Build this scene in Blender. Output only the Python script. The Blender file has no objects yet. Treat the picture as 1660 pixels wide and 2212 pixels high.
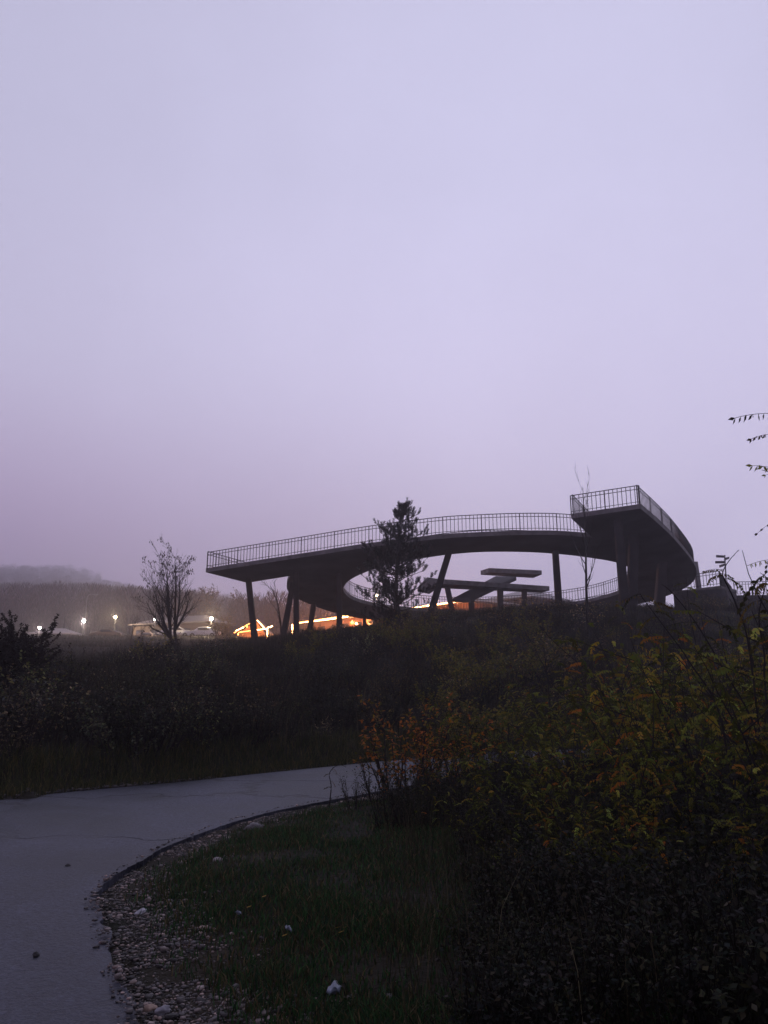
import bpy, math, random
import numpy as np
from mathutils import Vector, noise
from mathutils.geometry import tessellate_polygon
random.seed(7); rng = np.random.default_rng(11)
sc = bpy.context.scene; col = sc.collection
FPX, CX, CY, YH = 1640.0, 830.0, 1106.0, 1490.0
PIT = math.atan((YH-CY)/FPX)

def ray(px, py):
    u = (px-CX)/FPX; v = (CY-py)/FPX
    return (u, math.cos(PIT)-v*math.sin(PIT), math.sin(PIT)+v*math.cos(PIT))
def at(px, py, Y):                       # a point of the place seen at px,py and Y metres ahead
    r = ray(px, py); k = Y/r[1]
    return Vector((r[0]*k, Y, r[2]*k))
def on_z(px, py, z):
    r = ray(px, py); k = z/r[2]
    return Vector((r[0]*k, r[1]*k, z))
PA, PB, PC = 13.9, .04, -.12             # the tilted plane of the walkway's underside
def plane(x, y): return PA+PB*x+PC*y
def on_deck(px, py):
    r = ray(px, py); k = PA/(r[2]-PB*r[0]-PC*r[1])
    return Vector((r[0]*k, r[1]*k, r[2]*k))

# ---------------------------------------------------------------- materials
def mat(name, base=(.2,.2,.2), rough=.7, attr=None, noise_s=None, noise_amt=.3, bump=0, bump_s=20, spec=.4, emit=None, estr=0, metal=0):
    m = bpy.data.materials.new(name); m.use_nodes = True
    nt = m.node_tree; b = nt.nodes['Principled BSDF']
    b.inputs['Base Color'].default_value = (*base, 1); b.inputs['Roughness'].default_value = rough
    b.inputs['Specular IOR Level'].default_value = spec; b.inputs['Metallic'].default_value = metal
    src = None
    if attr:
        a = nt.nodes.new('ShaderNodeAttribute'); a.attribute_name = attr; src = a.outputs['Color']
    if noise_s:
        tc = nt.nodes.new('ShaderNodeTexCoord'); n = nt.nodes.new('ShaderNodeTexNoise')
        n.inputs['Scale'].default_value = noise_s; n.inputs['Detail'].default_value = 8
        nt.links.new(tc.outputs['Object'], n.inputs['Vector'])
        mr = nt.nodes.new('ShaderNodeMapRange'); mr.inputs['From Min'].default_value = .3; mr.inputs['From Max'].default_value = .7
        mr.inputs['To Min'].default_value = 1-noise_amt; mr.inputs['To Max'].default_value = 1+noise_amt
        nt.links.new(n.outputs['Fac'], mr.inputs['Value'])
        mx = nt.nodes.new('ShaderNodeMix'); mx.data_type = 'RGBA'; mx.blend_type = 'MULTIPLY'; mx.inputs[0].default_value = 1
        if src: nt.links.new(src, mx.inputs[6])
        else: mx.inputs[6].default_value = (*base, 1)
        nt.links.new(mr.outputs[0], mx.inputs[7]); src = mx.outputs[2]
    if src: nt.links.new(src, b.inputs['Base Color'])
    if bump:
        tc = nt.nodes.new('ShaderNodeTexCoord'); n = nt.nodes.new('ShaderNodeTexNoise')
        n.inputs['Scale'].default_value = bump_s; n.inputs['Detail'].default_value = 6
        nt.links.new(tc.outputs['Object'], n.inputs['Vector'])
        bp = nt.nodes.new('ShaderNodeBump'); bp.inputs['Strength'].default_value = bump; bp.inputs['Distance'].default_value = .02
        nt.links.new(n.outputs['Fac'], bp.inputs['Height']); nt.links.new(bp.outputs[0], b.inputs['Normal'])
    if emit:
        b.inputs['Emission Color'].default_value = (*emit, 1); b.inputs['Emission Strength'].default_value = estr
    return m

M = {}
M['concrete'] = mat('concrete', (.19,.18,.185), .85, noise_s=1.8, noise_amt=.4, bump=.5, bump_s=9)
M['shaded'] = mat('shaded_concrete', (.10,.094,.097), .9, noise_s=.6, noise_amt=.25, bump=.4, bump_s=6)  # darker copy of the concrete, underside shade put into its colour
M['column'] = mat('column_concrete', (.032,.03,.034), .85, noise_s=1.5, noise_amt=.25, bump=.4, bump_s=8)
M['rail'] = mat('railing_steel', (.018,.018,.021), .5)
M['leaf'] = mat('leaf', attr='Col', rough=.75, spec=.12)
M['drop'] = mat('dry_leaf', attr='Col', rough=.8, spec=.1)
M['bark'] = mat('bark', (.022,.018,.017), .85, noise_s=6, noise_amt=.4)
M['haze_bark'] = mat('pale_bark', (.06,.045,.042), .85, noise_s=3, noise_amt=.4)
M['needle'] = mat('needle', attr='Col', rough=.75, spec=.1)
M['grass'] = mat('grass_blade', attr='Col', rough=.7, spec=.15)
M['stone'] = mat('stone', attr='Col', rough=.75, noise_s=18, noise_amt=.35, bump=.5, bump_s=40)
M['wood'] = mat('wood_wall', (.13,.06,.03), .7, noise_s=2, noise_amt=.3)
M['brownwall'] = mat('brown_wall', (.055,.035,.028), .8, noise_s=2, noise_amt=.3)
M['rooftile'] = mat('roof_tile', (.10,.075,.075), .6, noise_s=2, noise_amt=.3)
M['roofpale'] = mat('roof_sheet', (.20,.17,.185), .5, noise_s=.7, noise_amt=.25)
M['galv'] = mat('galvanised_steel', (.25,.24,.26), .4, metal=.6)
M['white'] = mat('white_paint', (.75,.76,.8), .3)
M['beige_paint'] = mat('dull_paint', (.12,.075,.05), .35)
M['glass'] = mat('dark_glass', (.02,.02,.03), .08)
M['tyre'] = mat('tyre', (.015,.015,.015), .9)
M['plastic'] = mat('plastic_film', (.17,.2,.27), .4, noise_s=14, noise_amt=.3, bump=.8, bump_s=25)
M['sign'] = mat('sign_board', (.17,.15,.17), .6)
M['lamp'] = mat('lamp_glow', (1,1,1), .5, emit=(1,.72,.36), estr=9)
M['lampw'] = mat('lamp_glow_white', (1,1,1), .5, emit=(1,.9,.84), estr=30)
M['led'] = mat('light_strip', (1,.7,.4), .5, emit=(1,.47,.17), estr=22)
M['leddim'] = mat('string_light', (1,.6,.3), .5, emit=(1,.36,.09), estr=6)

def see_through(m, f):
    nt = m.node_tree; b = nt.nodes['Principled BSDF']; t = nt.nodes.new('ShaderNodeBsdfTranslucent'); x = nt.nodes.new('ShaderNodeMixShader'); x.inputs[0].default_value = f
    src = b.inputs['Base Color'].links[0].from_socket; nt.links.new(src, t.inputs['Color'])
    nt.links.new(b.outputs[0], x.inputs[1]); nt.links.new(t.outputs[0], x.inputs[2]); nt.links.new(x.outputs[0], nt.nodes['Material Output'].inputs['Surface'])
see_through(M['leaf'], .45); see_through(M['grass'], .35); see_through(M['drop'], .25)

def ground_mat():
    m = bpy.data.materials.new('soil'); m.use_nodes = True; nt = m.node_tree; b = nt.nodes['Principled BSDF']
    tc = nt.nodes.new('ShaderNodeTexCoord'); n = nt.nodes.new('ShaderNodeTexNoise'); n.inputs['Scale'].default_value = .7; n.inputs['Detail'].default_value = 9
    cr = nt.nodes.new('ShaderNodeValToRGB'); e = cr.color_ramp.elements
    e[0].position = .35; e[0].color = (.012,.014,.008,1); e[1].position = .68; e[1].color = (.035,.028,.019,1)
    nt.links.new(tc.outputs['Object'], n.inputs['Vector']); nt.links.new(n.outputs['Fac'], cr.inputs['Fac']); nt.links.new(cr.outputs[0], b.inputs['Base Color'])
    n2 = nt.nodes.new('ShaderNodeTexNoise'); n2.inputs['Scale'].default_value = 18; n2.inputs['Detail'].default_value = 6
    bp = nt.nodes.new('ShaderNodeBump'); bp.inputs['Strength'].default_value = .9; bp.inputs['Distance'].default_value = .05
    nt.links.new(tc.outputs['Object'], n2.inputs['Vector']); nt.links.new(n2.outputs['Fac'], bp.inputs['Height']); nt.links.new(bp.outputs[0], b.inputs['Normal'])
    b.inputs['Roughness'].default_value = .9; b.inputs['Specular IOR Level'].default_value = .15
    return m
M['soil'] = ground_mat()

def road_mat():
    m = bpy.data.materials.new('asphalt'); m.use_nodes = True; nt = m.node_tree; b = nt.nodes['Principled BSDF']; L = nt.links.new
    N = nt.nodes.new
    tc = N('ShaderNodeTexCoord')
    big = N('ShaderNodeTexNoise'); big.inputs['Scale'].default_value = .55; big.inputs['Detail'].default_value = 12; big.inputs['Roughness'].default_value = .68; L(tc.outputs['Object'], big.inputs['Vector'])
    fine = N('ShaderNodeTexNoise'); fine.inputs['Scale'].default_value = 34; fine.inputs['Detail'].default_value = 3; fine.inputs['Roughness'].default_value = .8; L(tc.outputs['Object'], fine.inputs['Vector'])
    warp = N('ShaderNodeTexNoise'); warp.inputs['Scale'].default_value = 1.6; warp.inputs['Detail'].default_value = 9; L(tc.outputs['Object'], warp.inputs['Vector'])
    wm = N('ShaderNodeMix'); wm.data_type = 'VECTOR'; wm.inputs[0].default_value = .6; L(tc.outputs['Object'], wm.inputs[4]); L(warp.outputs['Color'], wm.inputs[5])
    mp = N('ShaderNodeMapping'); mp.inputs['Scale'].default_value = (.42,.95,1); mp.inputs['Rotation'].default_value = (0,0,-.35); L(wm.outputs[1], mp.inputs['Vector'])
    vo = N('ShaderNodeTexVoronoi'); vo.feature = 'DISTANCE_TO_EDGE'; vo.inputs['Scale'].default_value = 1.0; L(mp.outputs[0], vo.inputs['Vector'])
    ck = N('ShaderNodeMapRange'); ck.inputs['From Min'].default_value = .0; ck.inputs['From Max'].default_value = .03; L(vo.outputs['Distance'], ck.inputs['Value'])
    # cracks fade in and out over the surface
    msk = N('ShaderNodeTexNoise'); msk.inputs['Scale'].default_value = .28; msk.inputs['Detail'].default_value = 2; L(tc.outputs['Object'], msk.inputs['Vector'])
    mk = N('ShaderNodeMapRange'); mk.inputs['From Min'].default_value = .40; mk.inputs['From Max'].default_value = .50; mk.inputs['To Min'].default_value = 1; mk.inputs['To Max'].default_value = 0; L(msk.outputs['Fac'], mk.inputs['Value'])
    mxx = N('ShaderNodeMath'); mxx.operation = 'MAXIMUM'; L(ck.outputs[0], mxx.inputs[0]); L(mk.outputs[0], mxx.inputs[1])
    cr = N('ShaderNodeValToRGB'); e = cr.color_ramp.elements
    e[0].position = .38; e[0].color = (.016,.019,.031,1); e[1].position = .63; e[1].color = (.062,.066,.096,1); L(big.outputs['Fac'], cr.inputs['Fac'])
    f2 = N('ShaderNodeMapRange'); f2.inputs['From Min'].default_value = .3; f2.inputs['From Max'].default_value = .7; f2.inputs['To Min'].default_value = .3; f2.inputs['To Max'].default_value = 2.1; L(fine.outputs['Fac'], f2.inputs['Value'])
    a = N('ShaderNodeMix'); a.data_type = 'RGBA'; a.blend_type = 'MULTIPLY'; a.inputs[0].default_value = 1; L(cr.outputs[0], a.inputs[6]); L(f2.outputs[0], a.inputs[7])
    c2 = N('ShaderNodeMapRange'); c2.inputs['To Min'].default_value = .4; L(mxx.outputs[0], c2.inputs['Value'])
    a2 = N('ShaderNodeMix'); a2.data_type = 'RGBA'; a2.blend_type = 'MULTIPLY'; a2.inputs[0].default_value = 1; L(a.outputs[2], a2.inputs[6]); L(c2.outputs[0], a2.inputs[7])
    L(a2.outputs[2], b.inputs['Base Color'])
    rr = N('ShaderNodeMapRange'); rr.inputs['From Min'].default_value = .3; rr.inputs['From Max'].default_value = .7; rr.inputs['To Min'].default_value = .36; rr.inputs['To Max'].default_value = .56; L(big.outputs['Fac'], rr.inputs['Value']); L(rr.outputs[0], b.inputs['Roughness'])
    ad = N('ShaderNodeMath'); ad.operation = 'MULTIPLY_ADD'; ad.inputs[1].default_value = .6; L(fine.outputs['Fac'], ad.inputs[0]); L(mxx.outputs[0], ad.inputs[2])
    bp = N('ShaderNodeBump'); bp.inputs['Strength'].default_value = 1; bp.inputs['Distance'].default_value = .02; L(ad.outputs[0], bp.inputs['Height']); L(bp.outputs[0], b.inputs['Normal'])
    b.inputs['Specular IOR Level'].default_value = .28
    return m
M['road'] = road_mat()

# ---------------------------------------------------------------- mesh helpers
class QM:                                    # collects quads (tubes, leaves, boxes) and links ONE mesh object
    def __init__(s): s.V = []; s.Q = []; s.C = []; s.n = 0; s.col = (1,1,1)
    def add(s, V, Q, C=None):
        V = np.asarray(V, float).reshape(-1, 3); Q = np.asarray(Q, int).reshape(-1, 4)
        s.V.append(V); s.Q.append(Q+s.n); s.n += len(V)
        if C is None: C = s.col
        C = np.asarray(C, float)
        s.C.append(np.broadcast_to(C, (len(V), 3)) if C.ndim == 1 else C)
    def arrays(s): return np.concatenate(s.V), np.concatenate(s.Q), np.concatenate(s.C)
    def tube(s, pts, rad, sides=5, cap=True):
        P = np.array([tuple(p) for p in pts], float); n = len(P)
        R = np.broadcast_to(np.asarray(rad, float), (n,))
        T = np.gradient(P, axis=0) if n > 1 else np.array([[0,0,1.]])
        T /= np.linalg.norm(T, axis=1)[:, None]+1e-9
        ref = np.array([0,0,1.]) if abs(T[:,2].mean()) < .8 else np.array([1.,0,0])
        A = np.cross(T, ref); A /= np.linalg.norm(A, axis=1)[:, None]+1e-9
        B = np.cross(T, A)
        th = np.arange(sides)*2*math.pi/sides
        V = P[:,None,:]+R[:,None,None]*(np.cos(th)[None,:,None]*A[:,None,:]+np.sin(th)[None,:,None]*B[:,None,:])
        i = np.arange(n-1)[:,None]*sides; j = np.arange(sides)[None,:]; k = (j+1) % sides
        Q = np.stack([i+j, i+k, i+sides+k, i+sides+j], -1).reshape(-1,4)
        if cap and sides == 4:
            Q = np.vstack([Q, [[3,2,1,0]], [[(n-1)*4, (n-1)*4+1, (n-1)*4+2, (n-1)*4+3]]])
        s.add(V.reshape(-1,3), Q)
    def box(s, c, size, rz=0):
        x, y, z = [v/2 for v in size]
        V = np.array([(-x,-y,-z),(x,-y,-z),(x,y,-z),(-x,y,-z),(-x,-y,z),(x,-y,z),(x,y,z),(-x,y,z)])
        c_, s_ = math.cos(rz), math.sin(rz)
        V = np.stack([V[:,0]*c_-V[:,1]*s_, V[:,0]*s_+V[:,1]*c_, V[:,2]], 1)+np.array(tuple(c))
        s.add(V, [(0,3,2,1),(4,5,6,7),(0,1,5,4),(1,2,6,5),(2,3,7,6),(3,0,4,7)])
    def hexa(s, bottom, top):                # eight corners
        V = [tuple(p) for p in bottom]+[tuple(p) for p in top]
        s.add(V, [(0,3,2,1),(4,5,6,7),(0,1,5,4),(1,2,6,5),(2,3,7,6),(3,0,4,7)])
    def build(s, name, m, parent=None, smooth=False, bevel=0):
        V, Q, C = s.arrays(); return mesh_obj(name, V, Q, C, m, parent, smooth, bevel)

def mesh_obj(name, V, Q, C, m, parent=None, smooth=False, bevel=0):
    me = bpy.data.meshes.new(name)
    me.vertices.add(len(V)); me.vertices.foreach_set('co', np.ascontiguousarray(V, dtype=np.float32).ravel())
    me.loops.add(len(Q)*4); me.loops.foreach_set('vertex_index', np.ascontiguousarray(Q, dtype=np.int32).ravel())
    me.polygons.add(len(Q)); me.polygons.foreach_set('loop_start', np.arange(len(Q), dtype=np.int32)*4)
    if smooth: me.polygons.foreach_set('use_smooth', np.ones(len(Q), dtype=bool))
    me.update(calc_edges=True); me.validate()
    if C is not None and len(me.vertices) == len(C):
        a = me.color_attributes.new('Col', 'FLOAT_COLOR', 'POINT')
        a.data.foreach_set('color', np.ascontiguousarray(np.hstack([C, np.ones((len(C),1))]), dtype=np.float32).ravel())
    me.materials.append(m)
    o = bpy.data.objects.new(name, me); col.objects.link(o)
    if parent: o.parent = parent
    if bevel:
        b = o.modifiers.new('bevel', 'BEVEL'); b.width = bevel; b.segments = 2; b.limit_method = 'ANGLE'
    return o
def pymesh(name, V, F, m, parent=None, smooth=False):
    me = bpy.data.meshes.new(name); me.from_pydata([tuple(v) for v in V], [], F); me.validate(); me.update()
    if smooth: me.polygons.foreach_set('use_smooth', [True]*len(me.polygons))
    me.materials.append(m); o = bpy.data.objects.new(name, me); col.objects.link(o)
    if parent: o.parent = parent
    return o
def tag(o, label=None, cat=None, group=None, kind=None):
    if label: o['label'] = label
    if cat: o['category'] = cat
    if group: o['group'] = group
    if kind: o['kind'] = kind
    return o
def thing(name, loc, label, cat, group=None):
    o = bpy.data.objects.new(name, None); col.objects.link(o); o.location = loc; o.empty_display_size = .3
    return tag(o, label, cat, group)
def adopt(o, root):                          # mesh written in world coordinates becomes a part of root
    o.parent = root; o.matrix_parent_inverse = root.matrix_world.inverted() if False else o.matrix_parent_inverse
    o.location = -Vector(root.location); return o
def catmull(pts, per=4, closed=False):
    P = [Vector(p) for p in pts]; n = len(P); out = []
    rngi = range(n) if closed else range(n-1)
    for i in rngi:
        a = P[(i-1) % n] if closed else P[max(i-1,0)]; b = P[i]; c = P[(i+1) % n]; d = P[(i+2) % n] if closed else P[min(i+2,n-1)]
        for k in range(per):
            t = k/per
            out.append(.5*((2*b)+(c-a)*t+(2*a-5*b+4*c-d)*t*t+(3*b-a-3*c+d)*t**3))
    if not closed: out.append(P[-1])
    return out

# ---------------------------------------------------------------- road edges and terrain
ZR = -1.6
near_px = [(318,2330),(305,2212),(285,2150),(262,2095),(243,2040),(225,1990),(213,1955),(214,1928),(243,1897),(300,1860),(400,1812),(500,1777),(600,1751),(700,1731),(810,1711),(930,1689),(1060,1668)]
far_px = [(0,1728),(100,1716),(200,1706),(400,1688),(600,1667),(800,1647),(900,1639),(1000,1632),(1095,1624)]
near = [Vector((-.55,-14,0)), Vector((-.6,-6,0)), Vector((-.95,0,0))]+[on_z(*p, ZR) for p in near_px]
far = [on_z(*p, ZR) for p in far_px]
d1 = (near[-1]-near[-3]).normalized(); d2 = (far[-1]-far[-3]).normalized()
near += [near[-1]+Vector((5,2.6,0)), near[-1]+Vector((14,6.5,0)), near[-1]+Vector((50,17,0))]
far += [far[-1]+Vector((6,2.4,0)), far[-1]+Vector((16,6.,0)), far[-1]+Vector((52,17,0))]
far = [Vector((-12,-14,0)), Vector((-13.5,-6,0)), Vector((-14.2,2,0)), Vector((-12.5,8,0)), Vector((-9.8,11.2,0))]+far
for v in near+far: v.z = 0
nearc = catmull(near, 6); farc = catmull(far, 5)
NP = np.array([(v.x, v.y) for v in nearc]); FP = np.array([(v.x, v.y) for v in farc])
def wob(i, s=.05): return noise.noise(Vector((i*.9, s*31, 0)))*s
# ragged asphalt edge on the inside of the bend
seg = []
for i in range(len(nearc)-1):
    a, b = nearc[i], nearc[i+1]; n = max(1, int((b-a).length/.05)); n = min(n, 80)
    for k in range(n): seg.append(a.lerp(b, k/n))
seg.append(nearc[-1])
ragged = []
for p in seg:
    q = Vector((p.x*2.2, p.y*2.2, 0)); dv = .05*noise.noise(q)+.015*noise.noise(q*3.1)+.02*noise.noise(q*9)+.02*noise.noise(q*25)
    ragged.append(Vector((p.x+dv, p.y+dv*.8, 0)))
poly = ragged+[v for v in reversed(farc)]
POLY = np.array([(v.x, v.y) for v in poly])
def inside(x, y, P):
    x = np.asarray(x); y = np.asarray(y); r = np.zeros(x.shape, bool); j = len(P)-1
    for i in range(len(P)):
        c = ((P[i,1] > y) != (P[j,1] > y)) & (x < (P[j,0]-P[i,0])*(y-P[i,1])/((P[j,1]-P[i,1])+1e-12)+P[i,0])
        r ^= c; j = i
    return r
ROUGHPOLY = np.vstack([NP, FP[::-1]])
def dist_poly(x, y, P):
    x = np.asarray(x, float); y = np.asarray(y, float); d = np.full(x.shape, 1e9)
    for i in range(len(P)-1):
        ax, ay = P[i]; bx, by = P[i+1]; L2 = (bx-ax)**2+(by-ay)**2+1e-12
        t = np.clip(((x-ax)*(bx-ax)+(y-ay)*(by-ay))/L2, 0, 1)
        d = np.minimum(d, np.hypot(x-ax-t*(bx-ax), y-ay-t*(by-ay)))
    return d
FS = FP[FP[:,1] > 0]; FS = FS[np.argsort(FS[:,0])]
FX, FY = FS[:,0], FS[:,1]
def sm(a, b, v): t = np.clip((v-a)/(b-a), 0, 1); return t*t*(3-2*t)
def upper(x, y):
    g = 4.6+.10*(y-46)+.13*np.clip(x-8, -23, 0)
    g60 = 4.6+1.4+.13*np.clip(x-8, -23, 0)
    t = np.clip((y-60)/42, 0, 1)
    return np.where(y < 60, g, g60*(1-t)+6.8*t)
def T0(x, y):
    x = np.asarray(x, float); y = np.asarray(y, float)
    r = np.interp(x, FX, FY)+.6
    dn = dist_poly(x, y, NP)
    verge = -1.625+.13*np.clip(dn-.35, 0, 1)+.035*np.clip(x-1, 0, 12)*sm(.5, 3, dn)
    onroad = inside(x, y, ROUGHPOLY)
    z = np.where(onroad, -1.67, verge)
    s = np.clip((y-r)/(44-r), 0, 1)
    beyond = y > r-.6
    zb = -1.62+.22*sm(0, 1.5, y-r)+(upper(x, np.maximum(y, 44))+1.4)*s**1.05
    z = np.where(beyond & (~onroad), zb, z)
    u = x/np.maximum(y, 1)
    w = np.clip((.02-u)/.42, 0, 1)**.6
    yy = np.clip(y-128, 0, 980); hill = (yy*.15)*w*(1+.07*np.sin(x*.03+y*.008)*sm(150, 300, y))
    z = np.where(y > 100, 6.8+hill, z)
    z = z-np.where((u > .0) & (y > 130), sm(130, 400, y)*14*sm(0, .2, u), 0)
    return z
def ground_noise(x, y):
    v = Vector((x*.22, y*.22, 0))
    return .35*noise.noise(v)+.1*noise.noise(v*4)
def T(x, y):
    z = float(T0(x, y))
    return z

def axis(lo, hi, fine_lo, fine_hi, step, growth):
    a = list(np.arange(fine_lo, fine_hi, step)); s = step; v = fine_hi
    while v < hi: a.append(v); s *= growth; v += s
    a.append(hi); s = step; v = fine_lo-step; b = []
    while v > lo: b.append(v); s *= growth; v -= s
    b.append(lo)
    return np.array(b[::-1]+a)
gx = axis(-760, 330, -8, 12, .2, 1.06); gy = axis(-40, 1160, 1, 22, .2, 1.05)
X, Y = np.meshgrid(gx, gy); Z = T0(X, Y)
nz = np.array([[ground_noise(a, b) for a in gx] for b in gy])
roadmask = inside(X, Y, ROUGHPOLY) | (dist_poly(X, Y, NP) < .3)
far_fade = np.clip((dist_poly(X, Y, FP)-.3)/3, 0, 1)
near_side = Y < np.interp(X, FX, FY)
Z = np.where(inside(X, Y, ROUGHPOLY), -1.67, Z)+np.where(roadmask, 0, nz*np.where(near_side, .12, far_fade))
ny, nx = X.shape
idx = np.arange(nx*ny).reshape(ny, nx)
Q = np.stack([idx[:-1,:-1], idx[:-1,1:], idx[1:,1:], idx[1:,:-1]], -1).reshape(-1,4)
V = np.stack([X, Y, Z], -1).reshape(-1,3)
g = mesh_obj('ground', V, Q, None, M['soil'], smooth=True); tag(g, kind='structure')
def TZ(x, y):                                # ground height by the mesh itself
    i = int(np.clip(np.searchsorted(gx, x)-1, 0, nx-2)); j = int(np.clip(np.searchsorted(gy, y)-1, 0, ny-2))
    tx = (x-gx[i])/(gx[i+1]-gx[i]); ty = (y-gy[j])/(gy[j+1]-gy[j])
    return float((Z[j,i]*(1-tx)+Z[j,i+1]*tx)*(1-ty)+(Z[j+1,i]*(1-tx)+Z[j+1,i+1]*tx)*ty)
def TZv(x, y):
    i = np.clip(np.searchsorted(gx, x)-1, 0, nx-2); j = np.clip(np.searchsorted(gy, y)-1, 0, ny-2)
    tx = (x-gx[i])/(gx[i+1]-gx[i]); ty = (y-gy[j])/(gy[j+1]-gy[j])
    return (Z[j,i]*(1-tx)+Z[j,i+1]*tx)*(1-ty)+(Z[j+1,i]*(1-tx)+Z[j+1,i+1]*tx)*ty

# road slab: top, and a broken edge standing proud of the gravel
tris = tessellate_polygon([[Vector((v.x, v.y, 0)) for v in poly]])
n = len(poly)
RV = [(v.x, v.y, ZR) for v in poly]+[(v.x, v.y, ZR-.12) for v in poly]
RF = [tuple(t) for t in tris]+[(i, (i+1) % n, (i+1) % n+n, i+n) for i in range(n)]
ro = pymesh('road', RV, RF, M['road']); tag(ro, kind='structure')
import bmesh
bm = bmesh.new(); bm.from_mesh(ro.data); bmesh.ops.recalc_face_normals(bm, faces=bm.faces); bm.to_mesh(ro.data); bm.free()

# ---------------------------------------------------------------- walkway
A0, E0, E1 = (-11.7,49.4), (-9.5,52.45), (-6.35,51.1)
J, C0, D0 = (12.6,45.15), (10.5,41.5), (14.0,40.3)
def c2(pts, per=4, closed=False): return [(v.x, v.y) for v in catmull([(a, b, 0) for a, b in pts], per, closed)]
near_out = c2([A0,(-8.5,48.2),(-5.3,47.0),(-1.0,45.4),(3.1,44.3),(5.4,44.1),(7.9,44.1),(10.3,44.4),J])
right_out = c2([D0,(16.1,43.3),(18.5,47.0),(21.5,52.1),(22.8,55),(23.5,57.8),(23.3,60.6),(21.8,64),(18.5,67),(14,69),(8,69.8),(3,68.7),(-1.2,66.2),(-4.1,62.9),(-5.9,59.3),(-6.8,56.8),(-7.0,54.9),(-6.8,53.0),E1])
hole = c2([(-2.98,55.8),(-2.75,53.9),(-2.1,52.2),(-.9,50.5),(.9,48.9),(2.8,48.0),(4.6,47.45),(6.5,47.3),(9.1,47.7),(11.5,48.5),(13.5,49.5),(15.3,50.6),(16.6,51.8),(17.8,53.5),(18.6,55.7),(18.95,58),(18.5,60.5),(16.9,62.8),(14.7,64.1),(12.2,64.9),(10,65.2),(7.8,65.1),(5.4,64.6),(3.2,63.7),(.8,62.3),(-.7,61.1),(-1.9,59.6),(-2.6,58.0)], 4, True)
outer = near_out[:-1]+[J, C0]+right_out+[E0]
TH = .27
walk = thing('elevated_walkway', (8,56,4.5), 'dark concrete looping walkway on leaning columns with steel railings at the hilltop', 'walkway')
loops = [[Vector((a, b, 0)) for a, b in outer], [Vector((a, b, 0)) for a, b in hole]]
tr = tessellate_polygon(loops); allp = outer+hole; n = len(allp)
V = [(a, b, plane(a, b)) for a, b in allp]+[(a, b, plane(a, b)+TH) for a, b in allp]
F = []
for t in tr:
    a, b, c = [Vector((*allp[i], 0)) for i in t]
    up = (b-a).cross(c-a).z > 0; t = tuple(t) if up else tuple(reversed(t))
    F.append(tuple(i+n for i in t)); F.append(tuple(reversed(t)))
nt_ = len(F)
no = len(outer)
for i in range(no): F.append((i, (i+1) % no, (i+1) % no+n, i+n))
for i in range(len(hole)):
    a = no+i; b = no+(i+1) % len(hole); F.append((a, b, b+n, a+n))
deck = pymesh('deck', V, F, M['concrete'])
deck.data.materials.append(M['shaded'])
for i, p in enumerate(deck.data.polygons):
    if i < nt_ and i % 2 == 1: p.material_index = 1  # underside faces get the concrete with shade in its colour
bm = bmesh.new(); bm.from_mesh(deck.data); bmesh.ops.recalc_face_normals(bm, faces=bm.faces); bm.to_mesh(deck.data); bm.free()
adopt(deck, walk)

def railing(path, root, zf, inset_dir, H=1.09, post_sp=2.4, bal=.235, name='railing'):
    P = [Vector((a, b, zf(a, b))) for a, b in path]
    q = QM(); top = [p+Vector((0,0,H)) for p in P]
    q.tube(top, .026, 4); q.tube([p+Vector((0,0,H-.2)) for p in P], .02, 4); q.tube([p+Vector((0,0,.17)) for p in P], .017, 4)
    # walk the path
    L = [0]
    for a, b in zip(P[:-1], P[1:]): L.append(L[-1]+(b-a).length)
    def pt(s):
        s = min(max(s, 0), L[-1]-1e-6)
        i = max(j for j in range(len(L)-1) if L[j] <= s); t = (s-L[i])/(L[i+1]-L[i]); return P[i].lerp(P[i+1], t)
    npost = max(1, round(L[-1]/post_sp)); step = L[-1]/npost
    for k in range(npost):
        nb = max(1, round(step/bal))
        for j in range(1, nb):
            p = pt(k*step+j*step/nb)
            lo = .06
            q.box(p+Vector((0,0,(H+lo)/2)), (.03,.03,H-lo))
    r = q.build(name, M['rail']); adopt(r, root)
    for k in range(npost+1):
        p = pt(k*step); s = QM(); s.box(p+Vector((0,0,H/2-.06)), (.05,.05,H+.12), 0)
        po = s.build('railing_post', M['rail']); po.parent = r
    return r
ztop = lambda a, b: plane(a, b)+TH
def inset(path, d):                          # shift a path sideways
    out = []
    for i, (a, b) in enumerate(path):
        a0, b0 = path[max(i-1,0)]; a1, b1 = path[min(i+1,len(path)-1)]
        t = Vector((a1-a0, b1-b0)); t.normalize(); out.append((a-t.y*d, b+t.x*d))
    return out
railing(inset(near_out, .12), walk, ztop, 1)
railing(inset([J, C0], .12), walk, ztop, 1, post_sp=2)
railing(inset([C0, D0], .12), walk, ztop, 1, post_sp=1.9)
railing(inset(right_out, .12), walk, ztop, 1)
railing(inset([E1, E0], .12), walk, ztop, 1, post_sp=1.7)
railing(inset([E0, A0], .12), walk, ztop, 1, post_sp=1.9)
railing(inset(hole+[hole[0]], -.12), walk, ztop, 1)

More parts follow.
